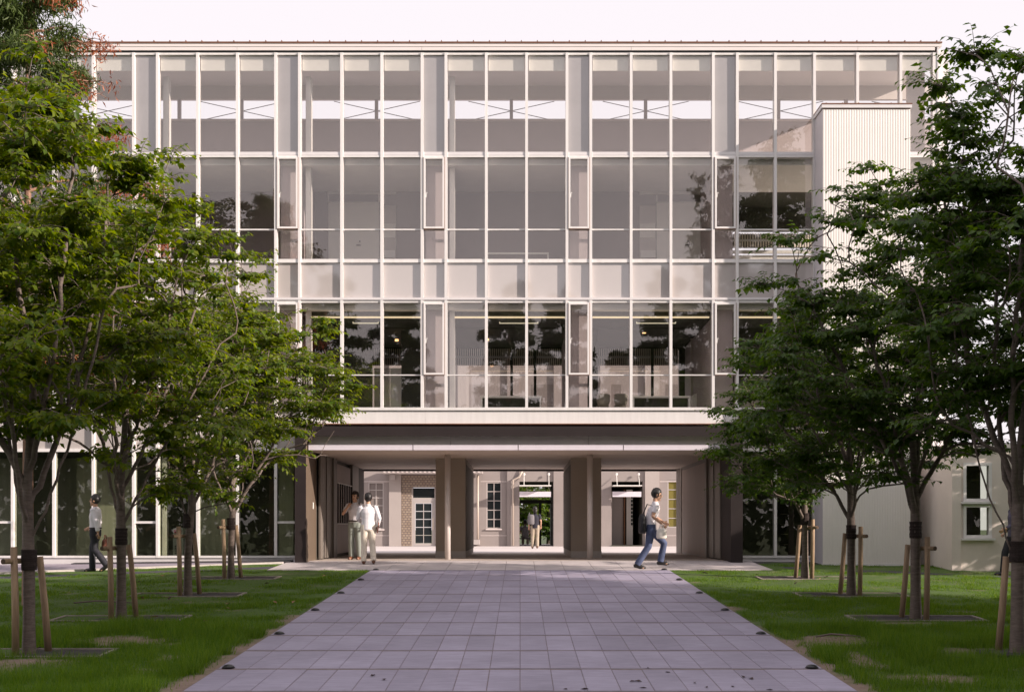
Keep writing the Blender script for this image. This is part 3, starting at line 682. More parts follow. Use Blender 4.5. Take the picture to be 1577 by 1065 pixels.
# ------------------------------------------------------------------ the old building across the courtyard
YF = 55.0
ob = thing('old_hall', 'old pale rendered hall with pilasters seen through the passage and upper windows', 'building', (0, YF, 0))
def ofx(p): return PX(p, YF)
def ofz(p): return PZ(p, YF)
TOP = 8.3
holes = [(ofx(567), ofx(591), ofz(814), ofz(742)), (ofx(634), ofx(671), 0.0, ofz(750)), (ofx(749), ofx(772.5), ofz(813.5), ofz(742)), (ofx(800), ofx(852), 0.0, ofz(741)), (ofx(942), ofx(990), 0.0, ofz(741)), (ofx(1028), ofx(1052), ofz(812), ofz(739))]
wall_holes('wall', M_farwall, ob, -16, 16, YF, YF + .3, -.1, TOP, holes)
for a, b, y0, m in ((551, 557, 722, M_farlight), (599.5, 618, 400, M_farlight), (781, 799.5, 400, M_farwall), (852.5, 870, 400, M_farwall), (924, 941, 400, M_farwall), (993, 1015, 400, M_farlight), (705, 722, 400, M_farlight), (1055, 1075, 400, M_farlight)):
    box('pilaster', m, ob, ofx(a), ofx(b), YF - .12, YF - .003, 0, min(TOP, ofz(y0)))
wall_holes('brick_facing', M_brick, ob, ofx(618.5), ofx(704), YF - .05, YF - .004, 0, ofz(731), [(ofx(634), ofx(671), -.05, ofz(750))])
for a, b in ((557.5, 599), (740, 780.5), (1016, 1054)):
    box('panel_joint', M_beam, ob, ofx(a), ofx(b), YF - .012, YF - .003, ofz(741.6), ofz(740.6)); box('panel_joint', M_beam, ob, ofx(a), ofx(b), YF - .012, YF - .003, ofz(824.5), ofz(823.8))
e = box('porch_eave', M_farlight, ob, ofx(592), ofx(744), YF - .9, YF - .13, ofz(730), ofz(724))
for k in range(22): box('dentil', M_beam, e, ofx(594 + k * 6.8), ofx(597 + k * 6.8), YF - .93, YF - .905, ofz(728.5), ofz(726.5))
def sash_window(x0, x1, z0, z1, nc, nr, fr=.05, gm=M_glassdark, name='window'):
    wf = MB().box(x0, x0 + fr, YF + .02, YF + .1, z0, z1).box(x1 - fr, x1, YF + .02, YF + .1, z0, z1).box(x0 + fr, x1 - fr, YF + .021, YF + .1, z0, z0 + fr).box(x0 + fr, x1 - fr, YF + .021, YF + .1, z1 - fr, z1).build(name, M_farwin, ob)
    for i in range(1, nc): x = x0 + (x1 - x0) * i / nc; box('glazing_bar', M_farwin, wf, x - .018, x + .018, YF + .045, YF + .085, z0 + fr, z1 - fr)
    for i in range(1, nr): z = z0 + (z1 - z0) * i / nr; box('glazing_bar', M_farwin, wf, x0 + fr, x1 - fr, YF + .05, YF + .08, z - .018, z + .018)
    for i in range(nc):
        for j in range(nr):
            cw, ch = (x1 - x0) / nc, (z1 - z0) / nr
            box('pane', gm, wf, x0 + cw * i + .015, x0 + cw * (i + 1) - .015, YF + .075, YF + .083, z0 + ch * j + .015, z0 + ch * (j + 1) - .015)
    return wf
M_oldpane = mat('grey brown pane', (.22, .19, .18), .15); M_olivepane = mat('olive pane', (.20, .17, .05), .2)  # plain opaque panes, one grey-brown, one olive
h = holes
sash_window(h[0][0], h[0][1], h[0][2], h[0][3], 2, 6, gm=M_oldpane); sash_window(h[2][0], h[2][1], h[2][2], h[2][3], 2, 5); sash_window(h[5][0], h[5][1], h[5][2], h[5][3], 1, 5, gm=M_olivepane)
box('sill', M_beam, ob, ofx(748), ofx(773), YF - .07, YF - .003, ofz(815.5), ofz(813.8)); box('sill', M_beam, ob, ofx(566), ofx(592), YF - .07, YF - .003, ofz(816), ofz(814.2))
dr = MB().box(ofx(634), ofx(636), YF + .02, YF + .1, 0, ofz(750)).box(ofx(669), ofx(671), YF + .02, YF + .1, 0, ofz(750)).box(ofx(636), ofx(669), YF + .021, YF + .1, ofz(770), ofz(766)).build('door_frame', M_farwin, ob)
box('transom_pane', M_glassdark, dr, ofx(636), ofx(669), YF + .06, YF + .07, ofz(766), ofz(751))
leaf = wall_holes('door', M_farwin, ob, ofx(636.2), ofx(668.8), YF + .03, YF + .08, .02, ofz(770.2), [(ofx(639.5), ofx(665), ofz(836), ofz(774.5))])
for i in range(2):
    for j in range(5):
        a = 639.5 + 12.75 * i; b = 774.5 + 12.3 * j
        box('pane', M_glassdark, leaf, ofx(a + .5), ofx(a + 12.2), YF + .05, YF + .058, ofz(b + 11.7), ofz(b + .5))
box('glazing_bar', M_farwin, leaf, ofx(651.7), ofx(652.7), YF + .035, YF + .048, ofz(836), ofz(774.5))
for j in range(1, 5): box('glazing_bar', M_farwin, leaf, ofx(639.5), ofx(665), YF + .037, YF + .047, ofz(774.5 + 12.3 * j + .3), ofz(774.5 + 12.3 * j - .3))
box('handle', M_pipe, leaf, ofx(666.4), ofx(667.4), YF - .02, YF + .029, ofz(815), ofz(797))
l = box('wall_lamp', M_farwin, ob, ofx(602.5), ofx(609.5), YF - .4, YF - .13, ofz(738.5), ofz(731)); box('wall_box', M_farwin, ob, ofx(729), ofx(739), YF - .4, YF - .01, ofz(838), ofz(830.5))
MB().tube([(ofx(806), YF - .2, ofz(722)), (ofx(800), YF - .2, ofz(734)), (ofx(790), YF - .2, ofz(738.5)), (ofx(790), YF - .2, .02)], .045, 8).build('drain_pipe', M_pipe, ob, True)
MB().tube([(ofx(736), YF - .2, ofz(731)), (ofx(736), YF - .2, ofz(830))], .05, 8).build('drain_pipe', M_pipe, ob, True)
for a, b in ((800, 852), (942, 990)):                     # the two passages through it, with glass canopies on rods
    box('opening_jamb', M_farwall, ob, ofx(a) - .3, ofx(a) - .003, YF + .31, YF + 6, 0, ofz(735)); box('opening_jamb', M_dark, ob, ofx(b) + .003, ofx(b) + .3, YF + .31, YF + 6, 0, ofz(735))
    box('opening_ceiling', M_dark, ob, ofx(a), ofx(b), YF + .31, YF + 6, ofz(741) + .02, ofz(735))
    cn = box('glass_canopy', M_rail, ob, ofx(a), ofx(b - 4), YF - .9, YF - .02, ofz(749), ofz(747.5)); box('canopy_fascia', M_strip, cn, ofx(a), ofx(b - 4), YF - .5, YF - .45, ofz(765), ofz(757))
    for q in (a + 7, b - 7):
        MB().tube([(ofx(q), YF - .6, ofz(749)), (ofx(q), YF - .14, ofz(730))], .015, 6).build('canopy_rod', M_rail, cn); MB().ell((ofx(q), YF - .15, ofz(730)), (.06, .04, .06), 8, 6).build('rod_boss', M_rail, cn, True)
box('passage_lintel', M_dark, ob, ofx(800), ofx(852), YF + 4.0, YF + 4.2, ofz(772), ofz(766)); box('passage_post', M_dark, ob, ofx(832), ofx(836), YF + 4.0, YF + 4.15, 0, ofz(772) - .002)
box('inner_wall', M_farlight, ob, ofx(942), ofx(964), YF + 1.5, YF + 1.6, 0, ofz(755)); box('brown_pipe', M_rust, ob, ofx(964.5), ofx(966.5), YF + 1.3, YF + 1.37, 0, ofz(752))
box('inner_post', M_rail, ob, ofx(969), ofx(979), YF + 1.4, YF + 1.5, 0, ofz(752))
for k in range(9): box('louvre', M_glassdark, ob, ofx(976), ofx(978.8), YF + 1.38, YF + 1.397, ofz(808 - 6 * k), ofz(804 - 6 * k))
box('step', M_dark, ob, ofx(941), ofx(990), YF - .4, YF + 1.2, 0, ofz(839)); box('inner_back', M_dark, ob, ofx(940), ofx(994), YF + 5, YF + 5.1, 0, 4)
c = MB()
for z0, z1, d in ((TOP, TOP + .18, .25), (TOP + .18, TOP + .32, .4), (TOP + .32, TOP + .6, .55)): c.box(-16.1, 16.1, YF - d, YF + .3, z0 + .002, z1)
c.build('cornice', M_farlight, ob); box('parapet', M_farwall, ob, -16, 16, YF, YF + .4, TOP + .602, TOP + 1.5)
for a in range(-14, 15, 3): box('upper_window', M_oldpane, ob, a - .5, a + .5, YF - .01, YF - .004, 5.0, 7.2)
box('roof_block', M_farwall, ob, -16, -15.7, YF + .31, YF + 6, 0, TOP); box('roof_block', M_farwall, ob, 15.7, 16, YF + .31, YF + 6, 0, TOP)

# ------------------------------------------------------------------ trees
def grow(seed, base, trunk_h, cen, rad, npts, leader=.62, up=.5, lowcut=-.55):
    """branch skeleton: crown points reached by the cheapest path from what has already grown"""
    g = np.random.default_rng(seed); cen = np.array(cen, float); rad = np.array(rad, float)
    P = [np.zeros(3)]; par = [-1]; plen = [0.]
    H = trunk_h + (cen[2] + rad[2] - trunk_h) * leader; n = int(H / .22); wob = g.normal(0, 1, (2, 4)) * .12
    for i in range(1, n + 1):
        t = i / n; z = H * t
        w_ = .8 * t * t
        P.append(np.array([cen[0] * w_ * .6 + w_ * (wob[0, 0] * math.sin(5 * t) + wob[0, 1] * math.sin(11 * t + 1)), cen[1] * w_ * .6 + w_ * (wob[1, 0] * math.sin(5 * t + 2) + wob[1, 1] * math.sin(9 * t)), z])); par.append(i - 1); plen.append(z)
    ntr = len(P)
    q = g.normal(0, 1, (npts * 4, 3)); q /= np.linalg.norm(q, axis=1)[:, None]; q *= (g.random((npts * 4, 1)) ** .40)
    q = q[q[:, 2] > lowcut][:npts]
    lump = 1 + .16 * np.sin(q[:, 0] * 5 + seed) * np.cos(q[:, 1] * 4 + seed * 2) + .10 * np.sin(q[:, 2] * 7 + seed)
    T = cen + q * rad * lump[:, None]
    T = T[np.argsort(np.linalg.norm((T - np.array([0, 0, trunk_h])) * [1, 1, .8], axis=1))]
    ends = []
    nl = 6; a0 = g.random() * 6.28                          # main limbs leave the trunk low and rise steeply
    for j in range(nl):
        a = a0 + j * 2.4; k0 = min(ntr - 1, max(2, int((trunk_h * (.92 + .13 * j)) / .22)))
        t = cen + np.array([math.cos(a) * rad[0] * .62, math.sin(a) * rad[1] * .62, rad[2] * (-.15 + .12 * j)])
        p0 = P[k0]; D = np.linalg.norm(t - p0); c1 = p0 + np.array([math.cos(a) * .30, math.sin(a) * .30, .55]) * D * .6; k = int(D / .2); last = k0
        for i in range(1, k + 1):
            u = i / k; P.append((1 - u) ** 2 * p0 + 2 * u * (1 - u) * c1 + u * u * t + g.normal(0, .014, 3)); par.append(last); plen.append((plen[last] + D / k) if i > 1 else plen[k0] * .6); last = len(P) - 1
        ends.append(last)
    for t in T:
        A = np.array(P); L = np.array(plen); d = t - A; dist = np.linalg.norm(d, axis=1)
        cost = dist + .38 * L + np.maximum(0, .25 - d[:, 2]) * 1.6 + np.where(A[:, 2] < trunk_h * .8, 50, 0)
        a = int(np.argmin(cost)); p0 = A[a]; D = dist[a]
        if par[a] >= 0: tan = p0 - P[par[a]]; tan /= np.linalg.norm(tan) + 1e-6
        else: tan = np.array([0, 0, 1.])
        k = max(2, int(D / .20)); c1 = p0 + (tan * .45 + np.array([0, 0, up])) * D * .42
        last = a
        for i in range(1, k + 1):
            u = i / k; pt = (1 - u) ** 2 * p0 + 2 * u * (1 - u) * c1 + u * u * t + g.normal(0, .012, 3)
            P.append(pt); par.append(last); plen.append(plen[last] + D / k); last = len(P) - 1
        ends.append(last)
    P = np.array(P); par = np.array(par); cnt = np.zeros(len(P))
    for e in ends: cnt[e] += 1
    for i in range(len(P) - 1, 0, -1): cnt[par[i]] += cnt[i]
    return P, par, cnt, ntr, ends

def tubes(P, par, r, sides=6):
    """a mesh of joined frusta, one per skeleton segment"""
    i = np.where(par >= 0)[0]; a = P[par[i]]; b = P[i]; t = b - a; t /= np.linalg.norm(t, axis=1)[:, None] + 1e-9
    h = np.where(np.abs(t[:, 2:3]) < .9, np.array([[0, 0, 1.]]), np.array([[1., 0, 0]])); u = np.cross(t, h); u /= np.linalg.norm(u, axis=1)[:, None]; v = np.cross(t, u)
    an = np.arange(sides) * 2 * np.pi / sides; ca, sa = np.cos(an)[None, :, None], np.sin(an)[None, :, None]
    rg = u[:, None] * ca + v[:, None] * sa; ra, rb = r[par[i]], r[i]; ra = np.minimum(ra, rb * 1.35)
    A = a[:, None] - t[:, None] * ra[:, None, None] * .3 + rg * ra[:, None, None]; B = b[:, None] + t[:, None] * rb[:, None, None] * .3 + rg * rb[:, None, None]
    V = np.concatenate([A, B], 1).reshape(-1, 3); n = len(i); o = (np.arange(n) * 2 * sides)[:, None]; j = np.arange(sides)[None]; k = (j + 1) % sides
    return V, np.stack([o + j, o + k, o + k + sides, o + j + sides], -1).reshape(-1, 4)

def leaves(P, D, N, L, Wd, g):
    """folded kite leaves: base P, direction D, normal N"""
    n = len(P); D = D / (np.linalg.norm(D, axis=1)[:, None] + 1e-9); Sx = np.cross(D, N); Sx /= np.linalg.norm(Sx, axis=1)[:, None] + 1e-9; N = np.cross(Sx, D)
    L = L[:, None]; Wd = Wd[:, None]
    tip = P + D * L - N * L * .12; m = P + D * L * .42
    V = np.stack([P, m + Sx * Wd + N * Wd * .35, tip, m - Sx * Wd + N * Wd * .35], 1).reshape(-1, 3)
    o = np.arange(n)[:, None] * 4
    return V, np.concatenate([o + [[0, 2, 1]], o + [[0, 3, 2]]], 0)

def tree(name, label, group, base, seed, trunk_h, cen, rad, npts, ntw, lpt, lsize, lm, r0=.075, bark=None, twig=.5, droop=.18, extra=None, up=.5, lowcut=-.55, cat='tree'):
    g = np.random.default_rng(seed + 100); t = thing(name, label, cat, base, 0, group)
    P, par, cnt, ntr, ends = grow(seed, base, trunk_h, cen, rad, npts, up=up, lowcut=lowcut)
    r = .0058 * np.maximum(cnt, 1) ** .47; r = np.minimum(r, r0 * 1.0); r[:ntr] = np.maximum(r[:ntr], np.linspace(r0, r0 * .35, ntr)); r[0] = r0 * 1.25; r[1] = r0 * 1.08
    if extra is not None:
        for a, b, k in extra: pass
    V1, F1 = tubes(P, par, r, 7)
    # twigs and leaves near the outer wood
    hn = g.random(len(P)); cand = np.where((cnt <= 3) & (np.arange(len(P)) >= ntr) & (hn < .62))[0]
    wgt = (.3 + g.random(len(cand))) / cnt[cand]; e = g.choice(cand, ntw, p=wgt / wgt.sum()); o = P[e]; bd = P[e] - P[par[e]]; bd /= np.linalg.norm(bd, axis=1)[:, None] + 1e-9
    d = g.normal(0, 1, (ntw, 3)); d[:, 2] *= .30; d /= np.linalg.norm(d, axis=1)[:, None]; d = d + bd * .7; d[:, 2] *= .6; d /= np.linalg.norm(d, axis=1)[:, None]
    ln = twig * (.45 + .75 * g.random(ntw)); end = o + d * ln[:, None] - np.array([[0, 0, 1]]) * (droop * ln)[:, None]; mid = o + d * (ln * .55)[:, None]
    TP = np.concatenate([o, mid, end]); tp = np.concatenate([np.full(ntw, -1), np.arange(ntw), np.arange(ntw) + ntw]); tr = np.concatenate([np.full(ntw, .0055), np.full(ntw, .004), np.full(ntw, .002)])
    V2, F2 = tubes(TP, tp, tr, 3)
    npmesh('trunk', np.concatenate([V1, V2]), np.concatenate([F1, F2 + len(V1)]), bark or M_bark, t, smooth=True)
    u = (np.arange(lpt)[None] + g.random((ntw, lpt))) / lpt; u = .12 + .9 * u
    pos = o[:, None] + d[:, None] * (ln[:, None] * u)[..., None]; pos[..., 2] -= droop * ln[:, None] * u ** 2
    sd = np.cross(d, [0, 0, 1.]); sd /= np.linalg.norm(sd, axis=1)[:, None] + 1e-9
    sg = np.where(np.arange(lpt) % 2 == 0, 1., -1.)[None, :, None]
    ld = d[:, None] * .55 + sd[:, None] * sg * .8 + g.normal(0, .3, (ntw, lpt, 3)); ld[..., 2] -= .55
    nm = np.array([0, 0, 1.]) + g.normal(0, .35, (ntw, lpt, 3)) + d[:, None] * .5
    sz = lsize * (.65 + .6 * g.random(ntw * lpt))
    V3, F3 = leaves(pos.reshape(-1, 3), ld.reshape(-1, 3), nm.reshape(-1, 3), sz, sz * .33, g)
    npmesh('crown', V3, F3, lm, t)
    return t

def g3(x, y, dz=-.03): return (x, y, float(gz(np.float64(x), np.float64(y))) + dz)
GL, GR = 'young trees in the row left of the path', 'young trees in the row right of the path'
ROW = [14.9, 18.5, 22.1, 25.7]
#            side, row, label, trunk_h, crown centre (relative to base), radii, points, twigs, leaf material, seed
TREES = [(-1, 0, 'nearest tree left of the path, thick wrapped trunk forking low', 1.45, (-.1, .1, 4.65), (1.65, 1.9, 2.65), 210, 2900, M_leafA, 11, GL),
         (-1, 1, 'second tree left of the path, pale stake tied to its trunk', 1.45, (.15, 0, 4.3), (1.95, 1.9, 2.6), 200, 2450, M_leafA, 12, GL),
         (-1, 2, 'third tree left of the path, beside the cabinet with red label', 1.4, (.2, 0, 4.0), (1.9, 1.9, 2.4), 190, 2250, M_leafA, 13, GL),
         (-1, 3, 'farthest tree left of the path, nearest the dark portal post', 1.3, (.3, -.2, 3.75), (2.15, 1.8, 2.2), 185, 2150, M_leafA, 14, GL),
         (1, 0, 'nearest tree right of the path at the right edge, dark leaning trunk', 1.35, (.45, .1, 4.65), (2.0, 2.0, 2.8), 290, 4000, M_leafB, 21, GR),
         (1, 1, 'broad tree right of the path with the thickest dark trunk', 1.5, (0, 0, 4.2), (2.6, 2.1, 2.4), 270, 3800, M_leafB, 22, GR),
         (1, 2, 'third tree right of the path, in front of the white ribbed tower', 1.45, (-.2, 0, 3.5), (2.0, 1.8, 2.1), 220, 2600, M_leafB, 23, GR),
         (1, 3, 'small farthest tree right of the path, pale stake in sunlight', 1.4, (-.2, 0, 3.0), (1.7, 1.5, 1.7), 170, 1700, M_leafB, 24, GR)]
XROW = {(-1, 0): -5.93, (-1, 1): -5.98, (-1, 2): -5.95, (-1, 3): -6.02, (1, 0): 6.0, (1, 1): 5.93, (1, 2): 5.93, (1, 3): 5.93}
def wrap_and_pit(t, s, k, x, y, idx):
    b = base_of(t); z = 1.02 + .1 * ((idx * 7) % 3)
    mb = MB()
    for j in range(5): mb.tube([(b.x, b.y, b.z + z + j * .05), (b.x, b.y, b.z + z + j * .05 + .048)], [.088 + .006 * (j % 2), .086 + .006 * ((j + 1) % 2)], 14)
    mb.build('trunk_wrap', M_wrap, t)
for i, (s, k, lb, th, cen, rad, npt, ntw, lm, seed, grp) in enumerate(TREES):
    x, y = XROW[(s, k)], ROW[k]
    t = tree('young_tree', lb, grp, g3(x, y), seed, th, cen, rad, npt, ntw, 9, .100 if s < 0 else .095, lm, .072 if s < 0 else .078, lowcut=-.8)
    wrap_and_pit(t, s, k, x, y, i)
    side = 'left' if s < 0 else 'right'; nth = ('nearest', 'second', 'third', 'farthest')[k]
    # stakes: two leaning poles and a short cross bar
    st = thing('tree_stake', f'two wooden poles with a cross bar propping the {nth} tree in the {side} row', 'stake', g3(x, y), 0, 'wooden tree stakes'); b = base_of(st)
    ang = .5 if s < 0 else -.4; zt_ = 1.24 if k else 1.30
    for q, (dx, dy, lx, ly) in enumerate(((-.105, -.14, -.14, -.11), (.16, .20, .07, .15)) if s < 0 else ((.115, -.14, .14, -.11), (-.15, .20, -.07, .15))):
        zt2 = zt_ - .12 * q
        MB().tube([(b.x + dx, b.y + dy, b.z - .02), (b.x + (dx + lx) / 2 + .006, b.y + (dy + ly) / 2, b.z + zt2 / 2), (b.x + lx, b.y + ly, b.z + zt2)], [.044, .042, .040], 12).build('pole', M_wood, st, True)
    zz = b.z + zt_ - .17; sg = -1 if s < 0 else 1
    MB().tube([(b.x + sg * .20, b.y - .27, zz), (b.x + sg * .02, b.y + .26, zz)], .032, 12).build('cross_bar', M_wood, st, True)
    MB().tube([(b.x + sg * .2003, b.y - .2708, zz), (b.x + sg * .2016, b.y - .2746, zz)], .0325, 12).build('bar_end', M_woodend, st)
    # planting pit with pale edging
    pt = thing('tree_pit', f'shallow soil bed with pale edging round the {nth} tree in the {side} row', 'planting bed', g3(x, y), 0, 'tree pits in the lawn'); hw, hd = .93, .30
    zf = lambda X, Y, d: float(gz(np.float64(X), np.float64(Y))) + d
    if not (s > 0 and k == 0):
        MB().prism([(x - hw, y - hd), (x + hw, y - hd), (x + hw, y + hd), (x - hw, y + hd)], lambda X, Y: zf(X, Y, -.1), lambda X, Y: zf(X, Y, -.012)).build('soil_bed', M_soil, pt)
        for a in ([(x - hw - .05, y - hd - .05), (x + hw + .05, y - hd - .05), (x + hw + .05, y - hd - .002), (x - hw - .05, y - hd - .002)], [(x - hw - .05, y + hd + .002), (x + hw + .05, y + hd + .002), (x + hw + .05, y + hd + .05), (x - hw - .05, y + hd + .05)],
                  [(x - hw - .05, y - hd), (x - hw - .002, y - hd), (x - hw - .002, y + hd), (x - hw - .05, y + hd)], [(x + hw + .002, y - hd), (x + hw + .05, y - hd), (x + hw + .05, y + hd), (x + hw + .002, y + hd)]):
            MB().prism(a, lambda X, Y: zf(X, Y, -.1), lambda X, Y: zf(X, Y, .004)).build('edging', M_pit, pt)
    else:
        MB().prism([(x - .5, y - .25), (x + .5, y - .3), (x + .6, y + .2), (x - .4, y + .25)], lambda X, Y: zf(X, Y, -.1), lambda X, Y: zf(X, Y, .0)).build('soil_bed', M_soil, pt)

# feathery conifer at the upper left, with dead brown sprays at its branch ends
def conifer(name, label, base, H, seed, reach, dead=0, r0=.16, lm=None, z0=3., nbr=60, dens=1., group=None, cat='tree'):
    g = np.random.default_rng(seed); t = thing(name, label, cat, base, 0, group)
    P = [np.array([0, 0, z]) for z in np.linspace(0, H, 30)]; par = [-1] + list(range(29)); r = list(np.linspace(r0, .015, 30)); tips = []
    for b in range(nbr):
        z = z0 + (H - z0 - .4) * (b + g.random() * .7) / nbr; a = b * 2.4 + g.random() * .6; L = reach * (1 - .8 * ((z - z0) / (H - z0)) ** 1.2) * (.7 + .45 * g.random()); n = 9
        i0 = int(z / H * 29); last = i0; d = np.array([math.cos(a), math.sin(a), .12 + .2 * g.random()])
        for k in range(1, n + 1):
            u = k / n; p = P[i0] + np.array([0, 0, z - P[i0][2]]) * min(1, u * 3) + d * L * u + np.array([0, 0, -.16 * L * u * u]) + g.normal(0, .02, 3)
            P.append(p); par.append(last); r.append(.028 * (1 - .8 * u)); last = len(P) - 1
            if k >= 2: tips.append((last, d, L, u))
            if k >= 3:
                for sgn in (-1, 1):
                    sd = np.array([-d[1], d[0], 0]) * sgn; l2 = L * .26 * (1.1 - .5 * u) * (.6 + .6 * g.random()); q = p + (sd * .8 + d * .6) * l2 * .5; q2 = p + (sd * .8 + d * .6) * l2 + [0, 0, -.06]
                    P.append(q); par.append(last); r.append(.007); P.append(q2); par.append(len(P) - 2); r.append(.004); tips.append((len(P) - 2, d, L, u)); tips.append((len(P) - 1, d, L, u))
    P = np.array(P); par = np.array(par); r = np.array(r); V, Fq = tubes(P, par, r, 6); npmesh('trunk', V, Fq, M_bark2, t, smooth=True)
    def sprays(sel, per, size, m, nm):
        if not len(sel): return
        c = np.repeat(P[sel], per, 0); n = len(c); pos = c + g.normal(0, .085, (n, 3)) * np.array([1, 1, 1.1]) - [0, 0, .05]; dd = g.normal(0, .6, (n, 3)); dd[:, 2] -= .55
        sz = size * (.5 + g.random(n)); VV, FF = leaves(pos, dd, g.normal(0, 1, (n, 3)) + [0, 0, 1], sz, sz * (.10 if lm is None else .16), g); npmesh(nm, VV, FF, m, t)
    idx = np.array([k[0] for k in tips]); uu = np.array([k[3] for k in tips]); 
    isd = (uu > .55) & (P[idx][:, 0] > .5) & (g.random(len(idx)) < dead); bare = (uu > .5) & (P[idx][:, 0] > .6) & (dead > 0)
    sprays(idx[~isd & ~bare], int(62 * dens) if lm is None else int(40 * dens), .105 if lm is None else .2, lm or M_leafC, 'crown')
    if dead: sprays(idx[isd], 30, .10, M_leafD, 'dead_sprays')
    return t
conifer('conifer', 'tall feathery conifer with bare brown tipped branches behind the left trees', g3(PX(43, 20.5), 20.5), 12.5, 5, 2.6, .22, .10, None, 3.4, 70, .9)

# ------------------------------------------------------------------ trees behind and beside the camera (they show in the glass and shade the foreground)
proto = tree('tall_tree', 'tall broad dark tree reflected in the upper windows at left', 'tall trees facing the building', (-17.5, -14, -1.3), 41, 4.2, (0, 0, 12.6), (4.4, 4.4, 9.6), 260, 4600, 8, .34, M_leafF, .26, None, 1.5, .2)
protoc = conifer('tall_conifer', 'tall pointed dark conifer reflected in the windows right of centre', (6.5, -16, -1.3), 13.5, 43, 3.0, 0, .2, M_leafF, 1.5, 60, .55, 'tall trees facing the building')
def copy_tree(src, loc, rz, sc_, label):
    r = src.copy(); C.objects.link(r); r.location = loc; r.rotation_euler = (0, 0, rz); r.scale = sc_; r['label'] = label
    for ch in src.children:
        c = ch.copy(); C.objects.link(c); c.parent = r
    return r
for n, (src, x, y, sxy, sz, rz) in enumerate([(protoc, -11.5, -13, 1.35, 1.32, 1), (protoc, -7.6, -16, 1.3, 1.25, 2), (protoc, -.6, -17, 1.35, 1.34, 3), (protoc, 2.6, -15, 1.3, 1.28, 4), (proto, 12.6, -15, .42, 1.12, 2), (proto, 16.8, -15, .72, 1.2, 1), (protoc, 9.2, -16, 1.45, 1.36, 5), (proto, -24, -10, .9, .9, 4),
                                           (proto, 19, 7.5, .85, .60, 1), (proto, 25, 4.0, .95, .75, 3), (proto, 18, 0.5, .9, .62, 5), (proto, 32, 2.0, 1.0, .85, 2), (proto, 14.5, 10.0, .62, .44, 4), (proto, 16.5, 14.0, .62, .46, 2), (proto, 22, 11.5, .75, .58, 5), (proto, 28, 9.5, .85, .72, 1), (proto, 36, 7.0, 1., .85, 3), (proto, 40, -2, 1.1, .95, 6), (proto, 27, -5, 1.0, .8, 2.5)]):
    where = ['left of centre', 'over the portal, left', 'over the portal, middle', 'over the portal, right', 'in the narrow light right of centre', 'at the far right', 'right of the portal', 'at the left edge'][n] if n < 8 else None
    lb = f'tall dark tree mirrored in the glass {where}' if where else 'tall tree out of frame to the right shading the path'
    copy_tree(src, (x, y, -1.3), rz, (sxy, sxy, sz), lb)
g = np.random.default_rng(77); nw = 15000; wx = g.uniform(-55, 55, nw); wtop = 6.2 + 3.6 * noise2(wx + 60, wx * 0 + 5, .28) + 2.6 * noise2(wx + 60, wx * 0 + 9, .9)
wp = np.stack([wx, g.uniform(-27, -19, nw), -1.3 + wtop * g.random(nw) ** .7], 1); wd = g.normal(0, 1, (nw, 3)); wsz = g.uniform(.5, 1.1, nw)
wv, wf_ = leaves(wp, wd, g.normal(0, 1, (nw, 3)), wsz, wsz * .4, g)
tag(npmesh('woodland', wv, wf_, M_leafF), 'dark wood mirrored low in the windows', 'wood', kind='stuff')
# trees that cast the dappled shade on the tower, and greenery at the right edge and beyond the passage
tree('young_tree', 'small sunlit tree at the right edge in front of the annex', None, g3(13.6, 26.2), 31, 1.0, (0, 0, 2.9), (2.0, 1.6, 1.9), 170, 1900, 9, .1, M_leafE, .07)
tree('young_tree', 'low tree out of frame right whose shade dapples the tower', None, g3(17.5, 26.6), 32, 1.0, (0, 0, 3.4), (2.4, 2.4, 2.6), 170, 1700, 9, .1, M_leafB, .08)
for n, (x, y, m) in enumerate(((-.4, 68, M_leafE), (1.6, 70, M_leafB), (.8, 74, M_leafE))):
    tree('garden_tree', ('bright green tree seen through the passage, left', 'dark green tree seen through the passage, right', 'bright tree deepest beyond the passage')[n], 'trees beyond the passage', (x, y, -.1), 51 + n, .5, (0, 0, 2.2), (2.0, 1.6, 2.2), 140, 1700, 8, .16, m, .1, lowcut=-.95)

